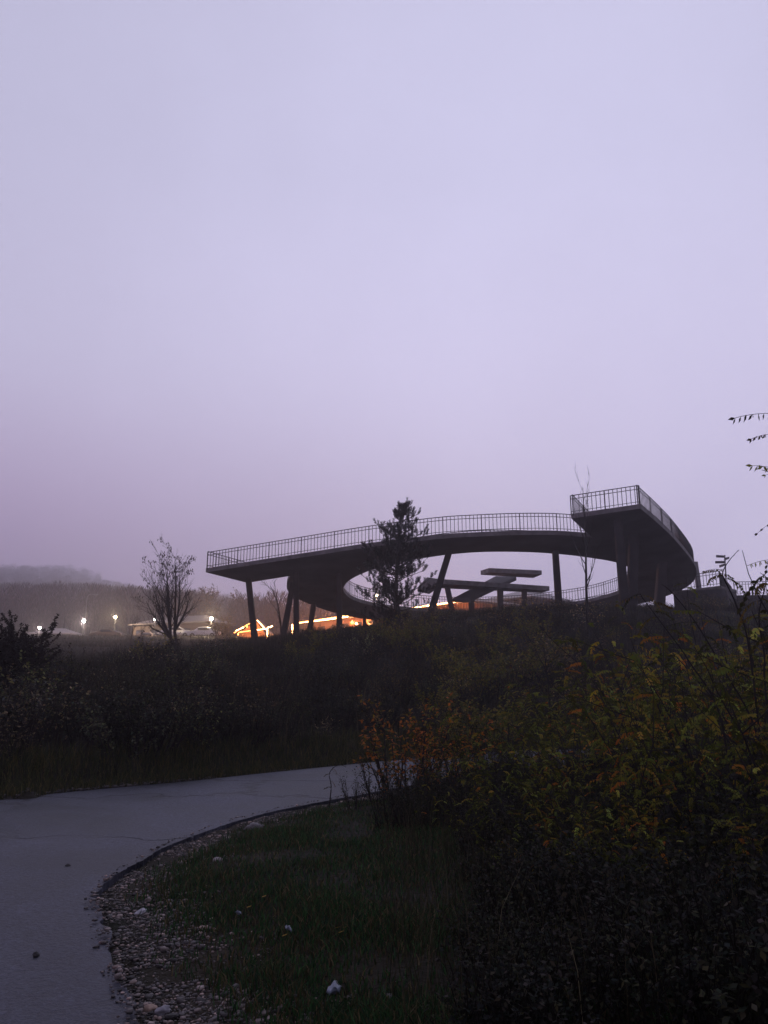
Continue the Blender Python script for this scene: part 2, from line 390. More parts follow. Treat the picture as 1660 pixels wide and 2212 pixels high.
def column(top, bottom, w=.36, root=walk, taper=1.12):
    g = TZ(bottom.x, bottom.y)
    dv = (bottom-top)
    k = (g-.3-top.z)/dv.z; bottom = top+dv*max(k, .2)
    q = QM(); a = w/2; b = w/2*taper
    sq = [(-1,-1),(1,-1),(1,1),(-1,1)]
    q.hexa([bottom+Vector((x*b, y*b, 0)) for x, y in sq], [top+Vector((x*a, y*a, 0)) for x, y in sq])
    o = q.build('column', M['column'], bevel=.02); adopt(o, root); return o
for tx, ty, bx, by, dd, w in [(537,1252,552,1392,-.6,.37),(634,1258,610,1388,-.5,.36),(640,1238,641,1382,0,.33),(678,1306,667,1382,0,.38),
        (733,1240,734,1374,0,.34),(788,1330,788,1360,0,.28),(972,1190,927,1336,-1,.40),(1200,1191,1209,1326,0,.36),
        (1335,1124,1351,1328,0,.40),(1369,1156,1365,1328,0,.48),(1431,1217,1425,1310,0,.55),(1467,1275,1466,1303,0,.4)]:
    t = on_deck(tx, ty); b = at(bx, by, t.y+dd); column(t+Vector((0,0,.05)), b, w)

# the approach terrace at the right end of the loop
app = thing('approach_terrace', (26,58,4.5), 'concrete terrace wall with a steel railing at the right end of the walkway', 'terrace')
def wall_between(p, q, zt, zb, th, m, root, name):
    s = QM(); d = (Vector((q.x-p.x, q.y-p.y, 0))).normalized(); nrm = Vector((-d.y, d.x, 0))*th
    s.hexa([Vector((p.x,p.y,zb)), Vector((q.x,q.y,zb)), Vector((q.x,q.y,zb))+nrm, Vector((p.x,p.y,zb))+nrm],
           [Vector((p.x,p.y,p.z)), Vector((q.x,q.y,q.z)), Vector((q.x,q.y,q.z))+nrm, Vector((p.x,p.y,p.z))+nrm])
    o = s.build(name, m); adopt(o, root); return o
w0 = at(1455,1284,57.5); w1 = at(1557,1272,55); w2 = at(1588,1286,61); w3 = at(1740,1284,61)
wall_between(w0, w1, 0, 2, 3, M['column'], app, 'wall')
def lift(p, dz): return Vector((p.x, p.y, p.z+dz))
for a, b, dz in [(w0, w1, .0)]:
    s = QM(); d = (b-a).normalized(); nr = Vector((-d.y, d.x, 0))
    s.hexa([lift(a,-.02)-nr*.1, lift(b,-.02)-nr*.1, lift(b,-.02)+nr*3.1, lift(a,-.02)+nr*3.1], [lift(a,.22)-nr*.1, lift(b,.22)-nr*.1, lift(b,.22)+nr*3.1, lift(a,.22)+nr*3.1])
    o = s.build('coping', M['concrete']); adopt(o, app)
def line_z(a, b):
    def f(x, y):
        L = math.hypot(b.x-a.x, b.y-a.y); t = math.hypot(x-a.x, y-a.y)/L; return a.z+(b.z-a.z)*t
    return f
aa, bb = lift(w0, .22), lift(w1, .22)
railing([(aa.x, aa.y), ((aa.x+bb.x)/2, (aa.y+bb.y)/2), (bb.x, bb.y)], app, line_z(aa, bb), 1)
cc = at(1583, 1297, 60)
railing([(bb.x, bb.y), ((cc.x+bb.x)/2, (cc.y+bb.y)/2), (cc.x, cc.y)], app, line_z(bb, cc), 1)
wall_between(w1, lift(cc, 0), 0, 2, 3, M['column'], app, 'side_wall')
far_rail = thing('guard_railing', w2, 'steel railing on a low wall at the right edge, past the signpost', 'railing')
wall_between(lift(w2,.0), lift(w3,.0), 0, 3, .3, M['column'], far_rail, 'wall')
railing([(w2.x, w2.y), ((w2.x+w3.x)/2, (w2.y+w3.y)/2), (w3.x, w3.y)], far_rail, line_z(w2, w3), 1)
# pale panel standing behind the loop's right edge
pn = QM(); p0 = at(1507,1213,60); p1 = at(1511,1262,60)
pn.hexa([Vector((p1.x-.15,60,p1.z-2)), Vector((p1.x+.25,60,p1.z-2)), Vector((p1.x+.25,60.25,p1.z-2)), Vector((p1.x-.15,60.25,p1.z-2))],
        [Vector((p0.x-.3,60,p0.z)), Vector((p0.x+.03,60,p0.z)), Vector((p0.x+.03,60.25,p0.z)), Vector((p0.x-.3,60.25,p0.z))])
o = pn.build('concrete_pillar', M['concrete']); tag(o, 'pale tapered concrete pillar standing behind the right edge of the walkway', 'pillar')

# signpost
sp0 = at(1569.5,1262,54); sp1 = at(1566,1199,54)
sgn = thing('signpost', (sp0.x, sp0.y, TZ(sp0.x, sp0.y)), 'leaning signpost with four blank arrow boards right of the walkway', 'signpost')
q = QM(); q.tube([Vector((sp0.x+.1,54,TZ(sp0.x, sp0.y)-.2)), sp0, sp1], .045, 6); adopt(q.build('pole', M['sign']), sgn)
for c in [[(1548,1198.8),(1565,1199.8),(1565.2,1204.5),(1548,1203.8)], [(1565.5,1205.5),(1575.6,1202.3),(1576,1207),(1565.5,1211)],
          [(1546,1211.8),(1566.5,1211.4),(1567,1216.6),(1546.5,1217)], [(1554.8,1220.5),(1566.5,1217.2),(1567,1222),(1555.5,1226)]]:
    q = QM(); pf = [at(*c_, 53.9) for c_ in (c[3],c[2],c[1],c[0])]
    q.hexa([pf[0], pf[1], pf[1]+Vector((0,.07,0)), pf[0]+Vector((0,.07,0))], [pf[3], pf[2], pf[2]+Vector((0,.07,0)), pf[3]+Vector((0,.07,0))])
    adopt(q.build('sign_board', M['sign']), sgn)

# ---------------------------------------------------------------- concrete canopy sculpture inside the loop
scu = thing('concrete_canopy', (9,57,5.2), 'crossing flat concrete slabs on short posts inside the loop of the walkway', 'canopy')
def slab(front, back, th, m=M['concrete']):  # front l,r ; back l,r given as world points of the TOP surface
    q = QM(); l, r = front; bl, br = back; dz = Vector((0,0,-th))
    q.hexa([l+dz, r+dz, br+dz, bl+dz], [l, r, br, bl]); o = q.build('slab', m, bevel=.015); adopt(o, scu)
def C5(a, b): return (729+.309*a, 1188+.309*b)
def pz(c, z):
    r = ray(*C5(*c)); k = z/r[2]; return Vector((r[0]*k, r[1]*k, z))
# top slab, underside seen from below
zA = at(*C5(1200,160),57).z
def slabz(pts, z, th):                        # outline of the underside from pixels, at height z
    P = [pz(p, z) for p in pts]; n = len(P)
    V = [p for p in P]+[p+Vector((0,0,th)) for p in P]
    F = [tuple(reversed(range(n))), tuple(range(n, 2*n))]+[(i, (i+1) % n, (i+1) % n+n, i+n) for i in range(n)]
    o = pymesh('slab', V, F, M['concrete'])
    bm = bmesh.new(); bm.from_mesh(o.data); bmesh.ops.recalc_face_normals(bm, faces=bm.faces); bm.to_mesh(o.data); bm.free()
    adopt(o, scu); return o
slabz([(1003,174),(1062,156),(1430,172),(1370,196)], 9.0, .34)
slabz([(600,262),(752,238),(1484,284),(1428,300),(900,276)], 7.35, .34)
# slanting beams
q = QM()
a0, a1 = at(*C5(806,338),55), at(*C5(925,338),55); b0, b1 = at(*C5(1108,182),58), at(*C5(1252,186),58)
q.hexa([a0-Vector((0,0,.32)), a1-Vector((0,0,.25)), a1+Vector((.0,.9,-.25)), a0+Vector((0,.9,-.32))], [a0, a1+Vector((0,0,.07)), a1+Vector((0,.9,.07)), a0+Vector((0,.9,0))])
q = QM()
q.hexa([a0-Vector((0,0,.3)), a1-Vector((0,0,.3)), b1-Vector((0,0,.3)), b0-Vector((0,0,.3))], [a0, a1, b1, b0])
adopt(q.build('slanting_slab', M['shaded'], bevel=.015), scu)  # slab in the shade-darkened concrete, so its underside reads dark
q = QM()
a0, a1 = at(*C5(560,262),56), at(*C5(642,280),55); b0, b1 = at(*C5(628,190),57), at(*C5(757,208),57)
q.hexa([a0-Vector((0,0,.3)), a1-Vector((0,0,.3)), b1-Vector((0,0,.3)), b0-Vector((0,0,.3))], [a0, a1, b1, b0])
adopt(q.build('slanting_slab', M['shaded'], bevel=.015), scu)  # same concrete with the shade painted in
def post(tx, ty, bx, by, d, w):
    t = at(tx, ty, d); b = at(bx, by, d); column(t, b, w, scu, 1.0)
post(1019.5,1284,1018.5,1330,56,.40); post(1081,1262,1081,1330,56.6,.42); post(1133,1276,1132,1322,57.5,.38); post(966,1266,979,1328,55,.38)

# ---------------------------------------------------------------- plants
def jit(s): return Vector((random.gauss(0,s), random.gauss(0,s), random.gauss(0,s)))
def grow(q, p, d, L, r, lvl, P, tips):
    n = P.get('n', 5); pts = [p.copy()]; rad = [r]; dirs = []
    d = d.normalized()
    for i in range(n):
        d = (d+jit(P['wob'])+Vector((0,0,P['up']))).normalized(); p = p+d*(L/n); pts.append(p.copy()); dirs.append(d.copy())
        rad.append(r*(1-(i+1)/n*P.get('taper', .7)))
    q.tube(pts, rad, 6 if lvl == 0 else (4 if lvl == 1 else 3), cap=False)
    tips.append((lvl, pts, dirs))
    if lvl < P['lv']:
        k = P['kids'][lvl]
        for j in range(k):
            t = P['start'][lvl]+(1-P['start'][lvl])*(j+random.random())/k
            i = min(int(t*n), n-1); f = t*n-i; bp = pts[i].lerp(pts[i+1], f); bd = dirs[i]
            ax = bd.cross(Vector((random.gauss(0,1), random.gauss(0,1), random.gauss(0,1)))).normalized()
            ang = math.radians(P['ang'][lvl]*random.uniform(.7, 1.3)); nd = bd*math.cos(ang)+ax*math.sin(ang)
            rr = max(r*(1-t*P.get('taper', .7))*P.get('rr', .6), P.get('rmin', .004))
            grow(q, bp, nd, L*P['len'][lvl]*random.uniform(.65, 1.15)*(1.15-.4*t), rr, lvl+1, P, tips)
def diamond(q, p, d, up, L, W, c):
    d = d.normalized(); s = d.cross(up); s = s.normalized() if s.length > 1e-4 else Vector((1,0,0))
    m = p+d*(L*.45); q.add([p, m+s*(W/2), p+d*L, m-s*(W/2)], [(0,1,2,3)], c)
def vary(c, s=.3): f = math.exp(random.gauss(0, s)); return (c[0]*f*random.uniform(.85,1.15), c[1]*f, c[2]*f*random.uniform(.8,1.2))

def bare_tree(name, base, lean, H, r, P, label, cat='tree', group=None, m=None, leaves=None, leafmat='drop'):
    root = thing(name, base, label, cat, group); q = QM(); tips = []
    grow(q, Vector((0,0,-.25)), lean, H, r, 0, P, tips)
    q.build('trunk', m or M['bark'], root)
    if leaves: 
        lq = QM(); leaves(lq, tips)
        if lq.n: lq.build('leaves', M[leafmat], root)
    return root
# left tree: vase of fine upright branches with a few hanging leaves
b = at(386,1450,40); bz = TZ(b.x, b.y)
root = thing('bare_tree', (b.x, b.y, bz), 'nearly leafless tree with fine upright branches, standing left of the walkway', 'tree')
q = QM(); tips = []
top = at(350,1168,40); Hh = top.z-bz
PT = dict(n=7, wob=.05, up=.075, lv=3, kids=[9,6,4], start=[.12,.15,.2], ang=[38,32,32], len=[.52,.5,.5], rmin=.006, rr=.55, taper=.85)
q2 = [Vector((0,0,-.3)), Vector((-.25,0,.5)), Vector((-.5,0,1.0))]
q.tube(q2, [.13,.11,.09], 7); q.tube([Vector((.08,0,-.3)), Vector((-.12,.05,.6)), Vector((-.36,.1,1.4))], [.1,.09,.08], 7)
for dx, L, k in [(-.20,.70,0),(-.08,.72,0),(.05,.70,1),(.12,.52,1),(-.42,.54,0),(-.75,.40,0),(-.1,.45,0),(-1.0,.42,0),(.55,.36,1)]:
    grow(q, Vector((-.5,0,1.0)) if k == 0 or dx < 0 else Vector((-.36,.1,1.4)), Vector((dx*1.25,random.uniform(-.2,.2),1)), Hh*L*.9, .07, 0, PT, tips)
q.build('trunk', M['bark'], root)
lq = QM()
for lvl, pts, dirs in tips:
    if lvl >= 2 and random.random() < (.13 if pts[-1].z > Hh*.7 else .02):
        for _ in range(3): diamond(lq, pts[-1]+jit(.06), Vector((random.gauss(0,.3), random.gauss(0,.3), -1)), Vector((random.gauss(0,1),1,0)), .13, .06, vary((.045,.026,.018)))
lq.build('leaves', M['drop'], root)

# small bare tree between the left columns
b = at(611,1392,56); bz = TZ(b.x, b.y); top = at(585,1252,56)
PS = dict(n=6, wob=.09, up=.03, lv=2, kids=[8,5,3], start=[.25,.2,.2], ang=[40,32,30], len=[.5,.5,.5], rmin=.012, rr=.55, taper=.8)
bare_tree('bare_tree', (b.x, b.y, bz), Vector((-.18,0,1)), (top.z-bz)*.98, .09, PS, 'slim bare tree standing between the two leftmost columns of the walkway')
# bare tree by the right platform, rising above it
b = at(1268,1330,37.5); bz = TZ(b.x, b.y); top = at(1262,1043,37.5)
PR = dict(n=9, wob=.02, up=.12, lv=2, kids=[13,4,3], start=[.3,.2,.2], ang=[32,28,30], len=[.24,.45,.5], rmin=.008, rr=.5, taper=.88)
bare_tree('bare_tree', (b.x, b.y, bz), Vector((0,0,1)), (top.z-bz), .09, PR, 'tall thin bare tree in front of the near deck, its twigs above the right platform')
# hazy small trees on the left
for px, py, tp, d, lab in [(278,1420,1338,58,'small hazy bare tree left of the upright leafless tree'),(300,1400,1352,70,'low hazy bare tree before the parked white car')]:
    b = at(px, py, d); bz = TZ(b.x, b.y); tpz = at(px, tp, d).z
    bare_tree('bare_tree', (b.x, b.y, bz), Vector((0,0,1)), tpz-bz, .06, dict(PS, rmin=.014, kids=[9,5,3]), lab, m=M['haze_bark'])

# pine in front of the deck
b = at(856,1352,40.5); bz = TZ(b.x, b.y); top = at(868,1084,40.5); Hp = top.z-bz
pine = thing('pine_tree', (b.x, b.y, bz), 'dark young pine with candle-like shoots in front of the walkway deck', 'tree')
q = QM(); nq = QM(); shoots = []
trunkpts = [Vector((0,0,-.3)), Vector((.0,0,Hp*.3)), Vector((.08,0,Hp*.6)), Vector((top.x-b.x,0,Hp*.97))]
q.tube(trunkpts, [.13,.11,.07,.02], 7)
q.tube([Vector((.38,.1,-.3)), Vector((.32,.1,.5)), Vector((.14,.05,1.4)), Vector((.06,0,2.2))], [.12,.11,.09,.05], 7)
tc_ = catmull(trunkpts, 10)
for wv in range(21):
    t = .15+.77*wv/20; c = tc_[min(int(t*len(tc_)), len(tc_)-1)]
    prof = min(1, .55+t*2)*min(1, (1.0-t)/.42)**.9
    if .46 < t < .56: prof *= .75
    nb = 6 if t < .6 else 5
    for k in range(nb):
        az = random.uniform(0, 2*math.pi); L = (2.35*prof+.06)*random.uniform(.35, 1.12)
        d = Vector((math.cos(az), math.sin(az), random.uniform(-.1,.25)+.45*t))
        pts = [c.copy()]; p = c.copy()
        for s_ in range(6):
            d = (d+Vector((0,0,.07))+jit(.08)).normalized(); p = p+d*L/6; pts.append(p.copy())
        q.tube(pts, [.03,.026,.022,.018,.014,.011,.008], 4, cap=False)
        shoots.append((pts[-1], (d+Vector((0,0,1.1))).normalized()))
        for s_ in range(2, 6):
            for sd in range(2):
                ax = Vector((random.gauss(0,1), random.gauss(0,1), .35)); e = pts[s_]+ax.normalized()*random.uniform(.1,.32)*min(1, L)
                q.tube([pts[s_], e], [.01,.006], 3, cap=False); shoots.append((e, (ax.normalized()*.5+Vector((0,0,1))).normalized()))
shoots.append((trunkpts[-1]-Vector((0,0,.1)), Vector((0,0,1))))
for _ in range(2): shoots.append((trunkpts[-1]-Vector((0,0,.35)), Vector((random.gauss(0,.35), random.gauss(0,.35), 1)).normalized()))
for p, d in shoots:
    L = random.uniform(.2,.36); c0 = vary((.012,.018,.014), .2)
    for k in range(62):
        s_ = random.random(); bp = p+d*(L*s_-.05)
        out = d.cross(Vector((random.gauss(0,1), random.gauss(0,1), random.gauss(0,1)))).normalized()
        nd = (d*1.0+out*.8).normalized(); diamond(nq, bp, nd, Vector((random.gauss(0,1),random.gauss(0,1),.2)), .13, .016, c0)
q.build('trunk', M['bark'], pine); nq.build('needles', M['needle'], pine)

# compound leaf of the locust bushes
def pinnate(q, p, d, L, c, pairs=8, droop=None):
    d = d.normalized(); droop = random.uniform(.05,.3) if droop is None else droop; hang = random.uniform(.25,1.0); side = d.cross(Vector((0,0,1))); side = side.normalized() if side.length > .05 else Vector((1,0,0))
    pts = [p.copy()]; dd = d.copy()
    for i in range(pairs):
        dd = (dd+Vector((0,0,-droop))).normalized(); p = p+dd*(L/pairs); pts.append(p.copy())
        up = side.cross(dd)
        for s in (-1, 1):
            ld = (side*s*.8+Vector((0,0,-hang))+dd*.25+jit(.2)); ll = L*.21*(1-.3*abs(i/pairs-.5))
            diamond(q, p, ld, dd, ll, ll*.46, tuple(v*random.uniform(.85,1.15) for v in c))
    diamond(q, p, dd, side, L*.2, L*.09, c)
    q.col = tuple(v*.6 for v in c); q.tube(pts, L*.008, 3, cap=False)
def locust(size, nst, leafn, seed, orange=.2, spread=.35):
    random.seed(seed); st = QM(); lf = QM()
    for s in range(nst):
        az = random.uniform(0, 2*math.pi); H = size*random.uniform(.6, 1.0)
        d = Vector((math.cos(az)*spread, math.sin(az)*spread, 1)).normalized(); p = Vector((math.cos(az)*.15*size, math.sin(az)*.15*size, -.1))
        pts = [p.copy()]; n = 9; dirs = []
        for i in range(n):
            d = (d+jit(.07)+Vector((math.cos(az), math.sin(az), 0))*.015).normalized(); p = p+d*H/n; pts.append(p.copy()); dirs.append(d)
        st.tube(pts, [.013*(1-.85*i/n) for i in range(n+1)], 4, cap=False)
        twigs = [(pts, dirs, H)]
        for k in range(5):
            i = random.randrange(2, n); dv = (dirs[i-1]+jit(.6)).normalized(); pp = pts[i].copy(); tp = [pp.copy()]; td = []
            for m_ in range(4):
                dv = (dv+Vector((0,0,.06))+jit(.1)).normalized(); pp = pp+dv*H*.09; tp.append(pp.copy()); td.append(dv)
            st.tube(tp, [.006,.005,.004,.003,.002], 3, cap=False); twigs.append((tp, td, H*.3))
        for tp, td, _ in twigs:
            for k in range(leafn if len(tp) > 6 else leafn//3):
                i = random.randrange(1 if len(tp) < 6 else 3, len(tp)-1)
                a = random.uniform(0, 2*math.pi); dv = Vector((math.cos(a), math.sin(a), random.uniform(.1,.7)))
                rnd = random.random()
                c = vary((.40,.15,.028), .35) if rnd < orange*.3 else (vary((.29,.22,.034), .35) if rnd < orange*1.1 else vary((.11,.12,.024), .6))
                pinnate(lf, tp[i].lerp(tp[i+1], random.random()), dv, random.uniform(.10,.22), c, 7)
    return st, lf
def shrub_simple(size, nst, leafn, seed, cols, lsize=.05, spread=.4, kids=6):
    random.seed(seed); st = QM(); lf = QM(); tips = []
    for s in range(nst):
        az = random.uniform(0, 2*math.pi)
        grow(st, Vector((math.cos(az)*.12*size, math.sin(az)*.12*size, -.1)), Vector((math.cos(az)*spread, math.sin(az)*spread, 1)), size*random.uniform(.6,1), .009*size+.004, 0,
             dict(n=6, wob=.09, up=.01, lv=1, kids=[kids], start=[.2], ang=[35], len=[.4], rmin=.003, rr=.5, taper=.85), tips)
    for lvl, pts, dirs in tips:
        for k in range(leafn):
            i = random.randrange(1, len(pts)-1); dv = Vector((random.gauss(0,1), random.gauss(0,1), random.gauss(-.2,.6)))
            diamond(lf, pts[i].lerp(pts[i+1], random.random()), dv, Vector((random.gauss(0,1),0,1)), lsize*random.uniform(.6,1.3), lsize*.6, vary(random.choice(cols), .3))
    return st, lf
def plant(kind, name, loc, rz, scale, label, cat='bush', group=None, bark=None):
    h_ = scale; st, lf = kind if isinstance(kind, tuple) else (kind, None)
    root = thing(name, loc, label, cat, group); root.rotation_euler.z = rz; root.scale = (scale,)*3
    for nm, me in (('stems', st), ('leaves', lf)):
        if me is None: continue
        o = bpy.data.objects.new(nm, me); col.objects.link(o); o.parent = root
    return root
def to_mesh(qm, name, m):
    o = qm.build(name, m); me = o.data; bpy.data.objects.remove(o); return me
LOC = []
for i in range(5):
    s, l = locust(2.3, 9, 14, 100+i, orange=[.22,.12,.3,.15,.1][i]); LOC.append((to_mesh(s, 'stems', M['bark']), to_mesh(l, 'leaves', M['leaf'])))
random.seed(5)
spots = [ # D px x, distance, height
 (1130,6.0,.8),(1290,5.6,.95),(1450,5.4,1.0),(1600,5.6,1.3),
 (1040,7.6,1.0),(1180,7.2,1.25),(1330,7.0,1.5),(1480,7.1,1.9),(1640,6.8,2.6),
 (1090,9.2,1.35),(1230,9.0,1.65),(1370,8.8,2.1),(1510,8.8,2.6),(1650,8.6,2.8),
 (1060,11.5,1.4),(1170,11.2,1.7),(1290,11.5,2.1),(1410,11.0,2.5),(1540,11.4,2.6),
 (1130,14.5,1.7),(1250,14.5,2.1),(1360,15,2.6),(1480,14.5,2.7),(1600,14.5,2.9),
 (1190,18.5,2.0),(1320,18.5,2.6),(1440,18.5,2.9)]
zone = {0:'low', 1:'middle', 2:'tall'}
for i, (px, d, h) in enumerate(spots):
    x = (px-CX)/FPX*d*1.02; z = TZ(x, d)
    row = 'in the dark foreground' if d < 7 else ('in the near right thicket' if d < 10 else ('behind the near right thicket' if d < 13 else 'at the back of the right thicket'))
    side = 'by the grass verge' if px < 1150 else ('at its middle' if px < 1400 else 'by the right picture edge')
    plant(LOC[i % 5], 'locust_bush', (x, d, z-.05), random.uniform(0, 6.28), h/2.2*(1.1 if px > 1450 else 1), 'thorny yellow-green locust bush %s, %s' % (row, side), 'bush', 'locust bushes on the right bank')

# branches hanging in at the right edge: a taller locust just out of frame
root = thing('locust_tree', (3.35,5.6,TZ(3.35,5.6)), 'tall locust whose leafy twigs reach in from the right picture edge', 'tree')
q = QM(); lq = QM(); random.seed(3)
q.tube([Vector((.2,0,-.2)), Vector((.25,0,1.5)), Vector((.3,.0,3.0)), Vector((.35,.1,4.6))], [.03,.026,.02,.008], 6)
rl = Vector(root.location)
def PN(p, d, L, c, pr, dr=None): pinnate(lq, p+Vector((.05,0,0)), d, L*1.55, c, pr, dr)
def twig(px0, py0, px1, py1, d=5.6, leafy=4, L=.2, sag=0):
    a = at(px0, py0, d)-rl; c = at(px1, py1, d)-rl
    pts = [a.lerp(c, k/6)+jit(.012)+Vector((0,0,-sag*math.sin(math.pi*k/6))) for k in range(7)]; q.tube(pts, [.007,.006,.005,.004,.003,.003,.002], 4, cap=False); return pts
pts = twig(1760,900,1668,893); PN(pts[-1], Vector((-1,.1,.12)), .2, (.022,.021,.013), 7, .05)
PN(pts[-2]+Vector((.1,0,0)), Vector((-1,.5,.0)), .18, (.022,.021,.013), 7)
pts = twig(1760,960,1672,935); PN(pts[-1], Vector((-1,0,.10)), .15, (.05,.03,.012), 6, .08); PN(pts[-1], Vector((-.3,0,-1)), .16, (.025,.02,.012), 5)
pts = twig(1760,1060,1645,1016); pts = twig(1740,1120,1668,1088); PN(pts[-1], Vector((-.5,0,-.7)), .09, (.03,.018,.014), 3)
pts = twig(1740,1190,1665,1130); PN(pts[-1], Vector((-1,0,-.25)), .11, (.03,.018,.014), 3); PN(pts[-2], Vector((-1,0,-.5)), .1, (.03,.018,.014), 3)
pts = twig(1740,1220,1668,1180); PN(pts[-1], Vector((-.8,0,-.6)), .13, (.04,.026,.014), 5)
pts = twig(1760,1290,1640,1240); PN(pts[-1], Vector((-1,0,-.6)), .22, (.05,.045,.016), 7)
q.build('stems', M['bark'], root); lq.build('leaves', M['leaf'], root)
# tall thorny canes crossing the sky at right
random.seed(21)
def cane(pxs, d, label, leafpos=()):
    a = at(*pxs[0], d); z = TZ(a.x, d); root = thing('thorny_cane', (a.x, d, z), label, 'bush'); rl = Vector(root.location)
    P = [Vector((0,0,-.1))]+[at(*p, d)-rl for p in pxs]; cp = catmull(P, 5); n = len(cp)
    q = QM(); q.tube(cp, [.011*(1-.8*i/n) for i in range(n)], 5, cap=False)
    for i in range(3, n-1, 2):
        dv = Vector((random.choice((-1,1)), random.gauss(0,.5), .4)).normalized(); q.tube([cp[i], cp[i]+dv*.025], [.003,.0008], 3, cap=False)
    q.build('stem', M['bark'], root)
    lq = QM()
    for t, dx, L in leafpos:
        i = int(t*(n-1)); pinnate(lq, cp[i], Vector((dx, random.gauss(0,.4), .25)), L, vary(random.choice([(.06,.06,.018),(.15,.10,.025)]), .2), 8)
    if lq.n: lq.build('leaves', M['leaf'], root)
cane([(1622,1420),(1592,1310),(1567,1255),(1562,1236),(1575,1212),(1596,1188)], 7.2, 'tallest thorny cane curling up beside the signpost', [(.72,-1,.2),(.66,1,.2),(.6,-1,.22),(.55,1,.25)])
cane([(1640,1600),(1560,1440),(1500,1340),(1452,1280),(1430,1262)], 7.0, 'straight thorny cane leaning left below the terrace wall', [(.5,-1,.22),(.55,1,.22),(.45,-1,.24)])
cane([(1560,1560),(1490,1430),(1440,1360),(1395,1300),(1383,1282)], 7.4, 'leafy thorny cane leaning left under the round end of the walkway', [(.98,-1,.22),(.95,1,.22),(.88,-1,.24),(.8,1,.24),(.7,-1,.25),(.75,1,.2),(.62,1,.25)])
cane([(1655,1500),(1652,1420),(1640,1330),(1655,1260),(1650,1240)], 6.2, 'upright thorny cane along the right picture edge', [(.95,-1,.2),(.9,1,.2),(.8,-1,.22),(.7,-1,.22),(.75,1,.22),(.6,-1,.24)])
cane([(1185,1480),(1165,1420),(1150,1390),(1136,1366)], 13, 'lone dry cane sticking up before the middle of the slope', [])
cane([(712,1740),(716,1700),(712,1672),(724,1656),(742,1652)], 11.2, 'thin arching bramble sprig over the near edge of the road', [(.6,-1,.1),(.75,1,.09),(.5,1,.1),(.4,-1,.12),(.95,1,.08)])

# orange-leaved shrub at the road edge
random.seed(8)
so, lo = shrub_simple(1.35, 16, 13, 301, [(.50,.17,.03),(.42,.15,.035),(.22,.15,.03),(.09,.09,.02)], .06, .42, 6)
OR = (to_mesh(so, 'stems', M['bark']), to_mesh(lo, 'leaves', M['leaf']))
for px, py, d, sc_, lab in [(870,1735,11.5,1.15,'orange-leaved shrub in front of the far end of the road'),(950,1735,11.9,.95,'second orange-leaved shrub, right beside the taller one at the road')]:
    x = (px-CX)/FPX*d; plant(OR, 'orange_shrub', (x, d, TZ(x, d)), px, sc_, lab)
random.seed(9)
sd, ld = shrub_simple(1.2, 12, 5, 302, [(.03,.035,.012),(.06,.05,.02)], .05, .35, 6)
DK = (to_mesh(sd, 'stems', M['bark']), to_mesh(ld, 'leaves', M['leaf']))
for px, d, s_, lab in [(820,11.2,.7,'dark twiggy shrub overlapping the road surface, left of the orange shrub'),(770,10.6,.45,'smallest twiggy shrub on the verge, left of the orange shrub'),(930,9.5,.8,'dark shrub standing in front of the orange shrubs'),(1010,10.3,1.0,'dark twiggy shrub right of the orange shrubs'),(1060,12.6,1.15,'dark shrub hiding the road where it runs off to the right')]:
    x = (px-CX)/FPX*d; plant(DK, 'twiggy_shrub', (x, d, TZ(x, d)), px, s_, lab)
# big dark bush at the left picture edge, lit bush by the lamp
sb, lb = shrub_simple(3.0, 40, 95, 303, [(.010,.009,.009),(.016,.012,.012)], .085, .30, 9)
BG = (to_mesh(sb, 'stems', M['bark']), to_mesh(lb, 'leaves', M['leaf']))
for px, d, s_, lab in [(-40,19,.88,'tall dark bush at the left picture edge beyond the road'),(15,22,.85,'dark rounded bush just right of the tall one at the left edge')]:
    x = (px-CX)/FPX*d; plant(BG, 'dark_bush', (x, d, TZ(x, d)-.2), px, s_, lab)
sl, ll = shrub_simple(2.6, 14, 16, 304, [(.20,.16,.06),(.12,.10,.04)], .13, .4, 8)
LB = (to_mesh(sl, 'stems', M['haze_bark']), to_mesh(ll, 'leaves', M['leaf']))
for px, py, d, s_, lab in [(477,1390,92,1.1,'pale yellow bush lit by the lamp left of the pavilion'),(500,1390,86,.8,'smaller lit bush between the lamp and the pavilion')]:
    x = (px-CX)/FPX*d; plant(LB, 'lit_bush', (x, d, TZ(x, d)), px, s_, lab)

random.seed(12)
sy, ly = shrub_simple(1.7, 15, 16, 305, [(.16,.15,.03),(.10,.11,.025),(.24,.18,.04)], .09, .4, 7)
YS = (to_mesh(sy, 'stems', M['bark']), to_mesh(ly, 'leaves', M['leaf']))
for k, (px, d, s_) in enumerate([(845,36,.95),(880,33,1.1),(925,37,.9),(960,30,1.0),(1010,26,1.1),(1060,33,1.0),(1110,28,1.2),(1000,21,.8),(940,22.5,.75),(1070,21,1.0),(330,31,.9),(650,30,.8),(700,35,.8),(1150,36,1.1),(1200,31,1.2),(905,40,.9),(800,39,.8)]):
    x = (px-CX)/FPX*d; plant(YS, 'olive_shrub', (x, d, TZ(x, d)-.05), px, s_, 'olive shrub with yellowing leaves on the slope between the road and the walkway', 'bush', 'yellowing olive shrubs on the slope')

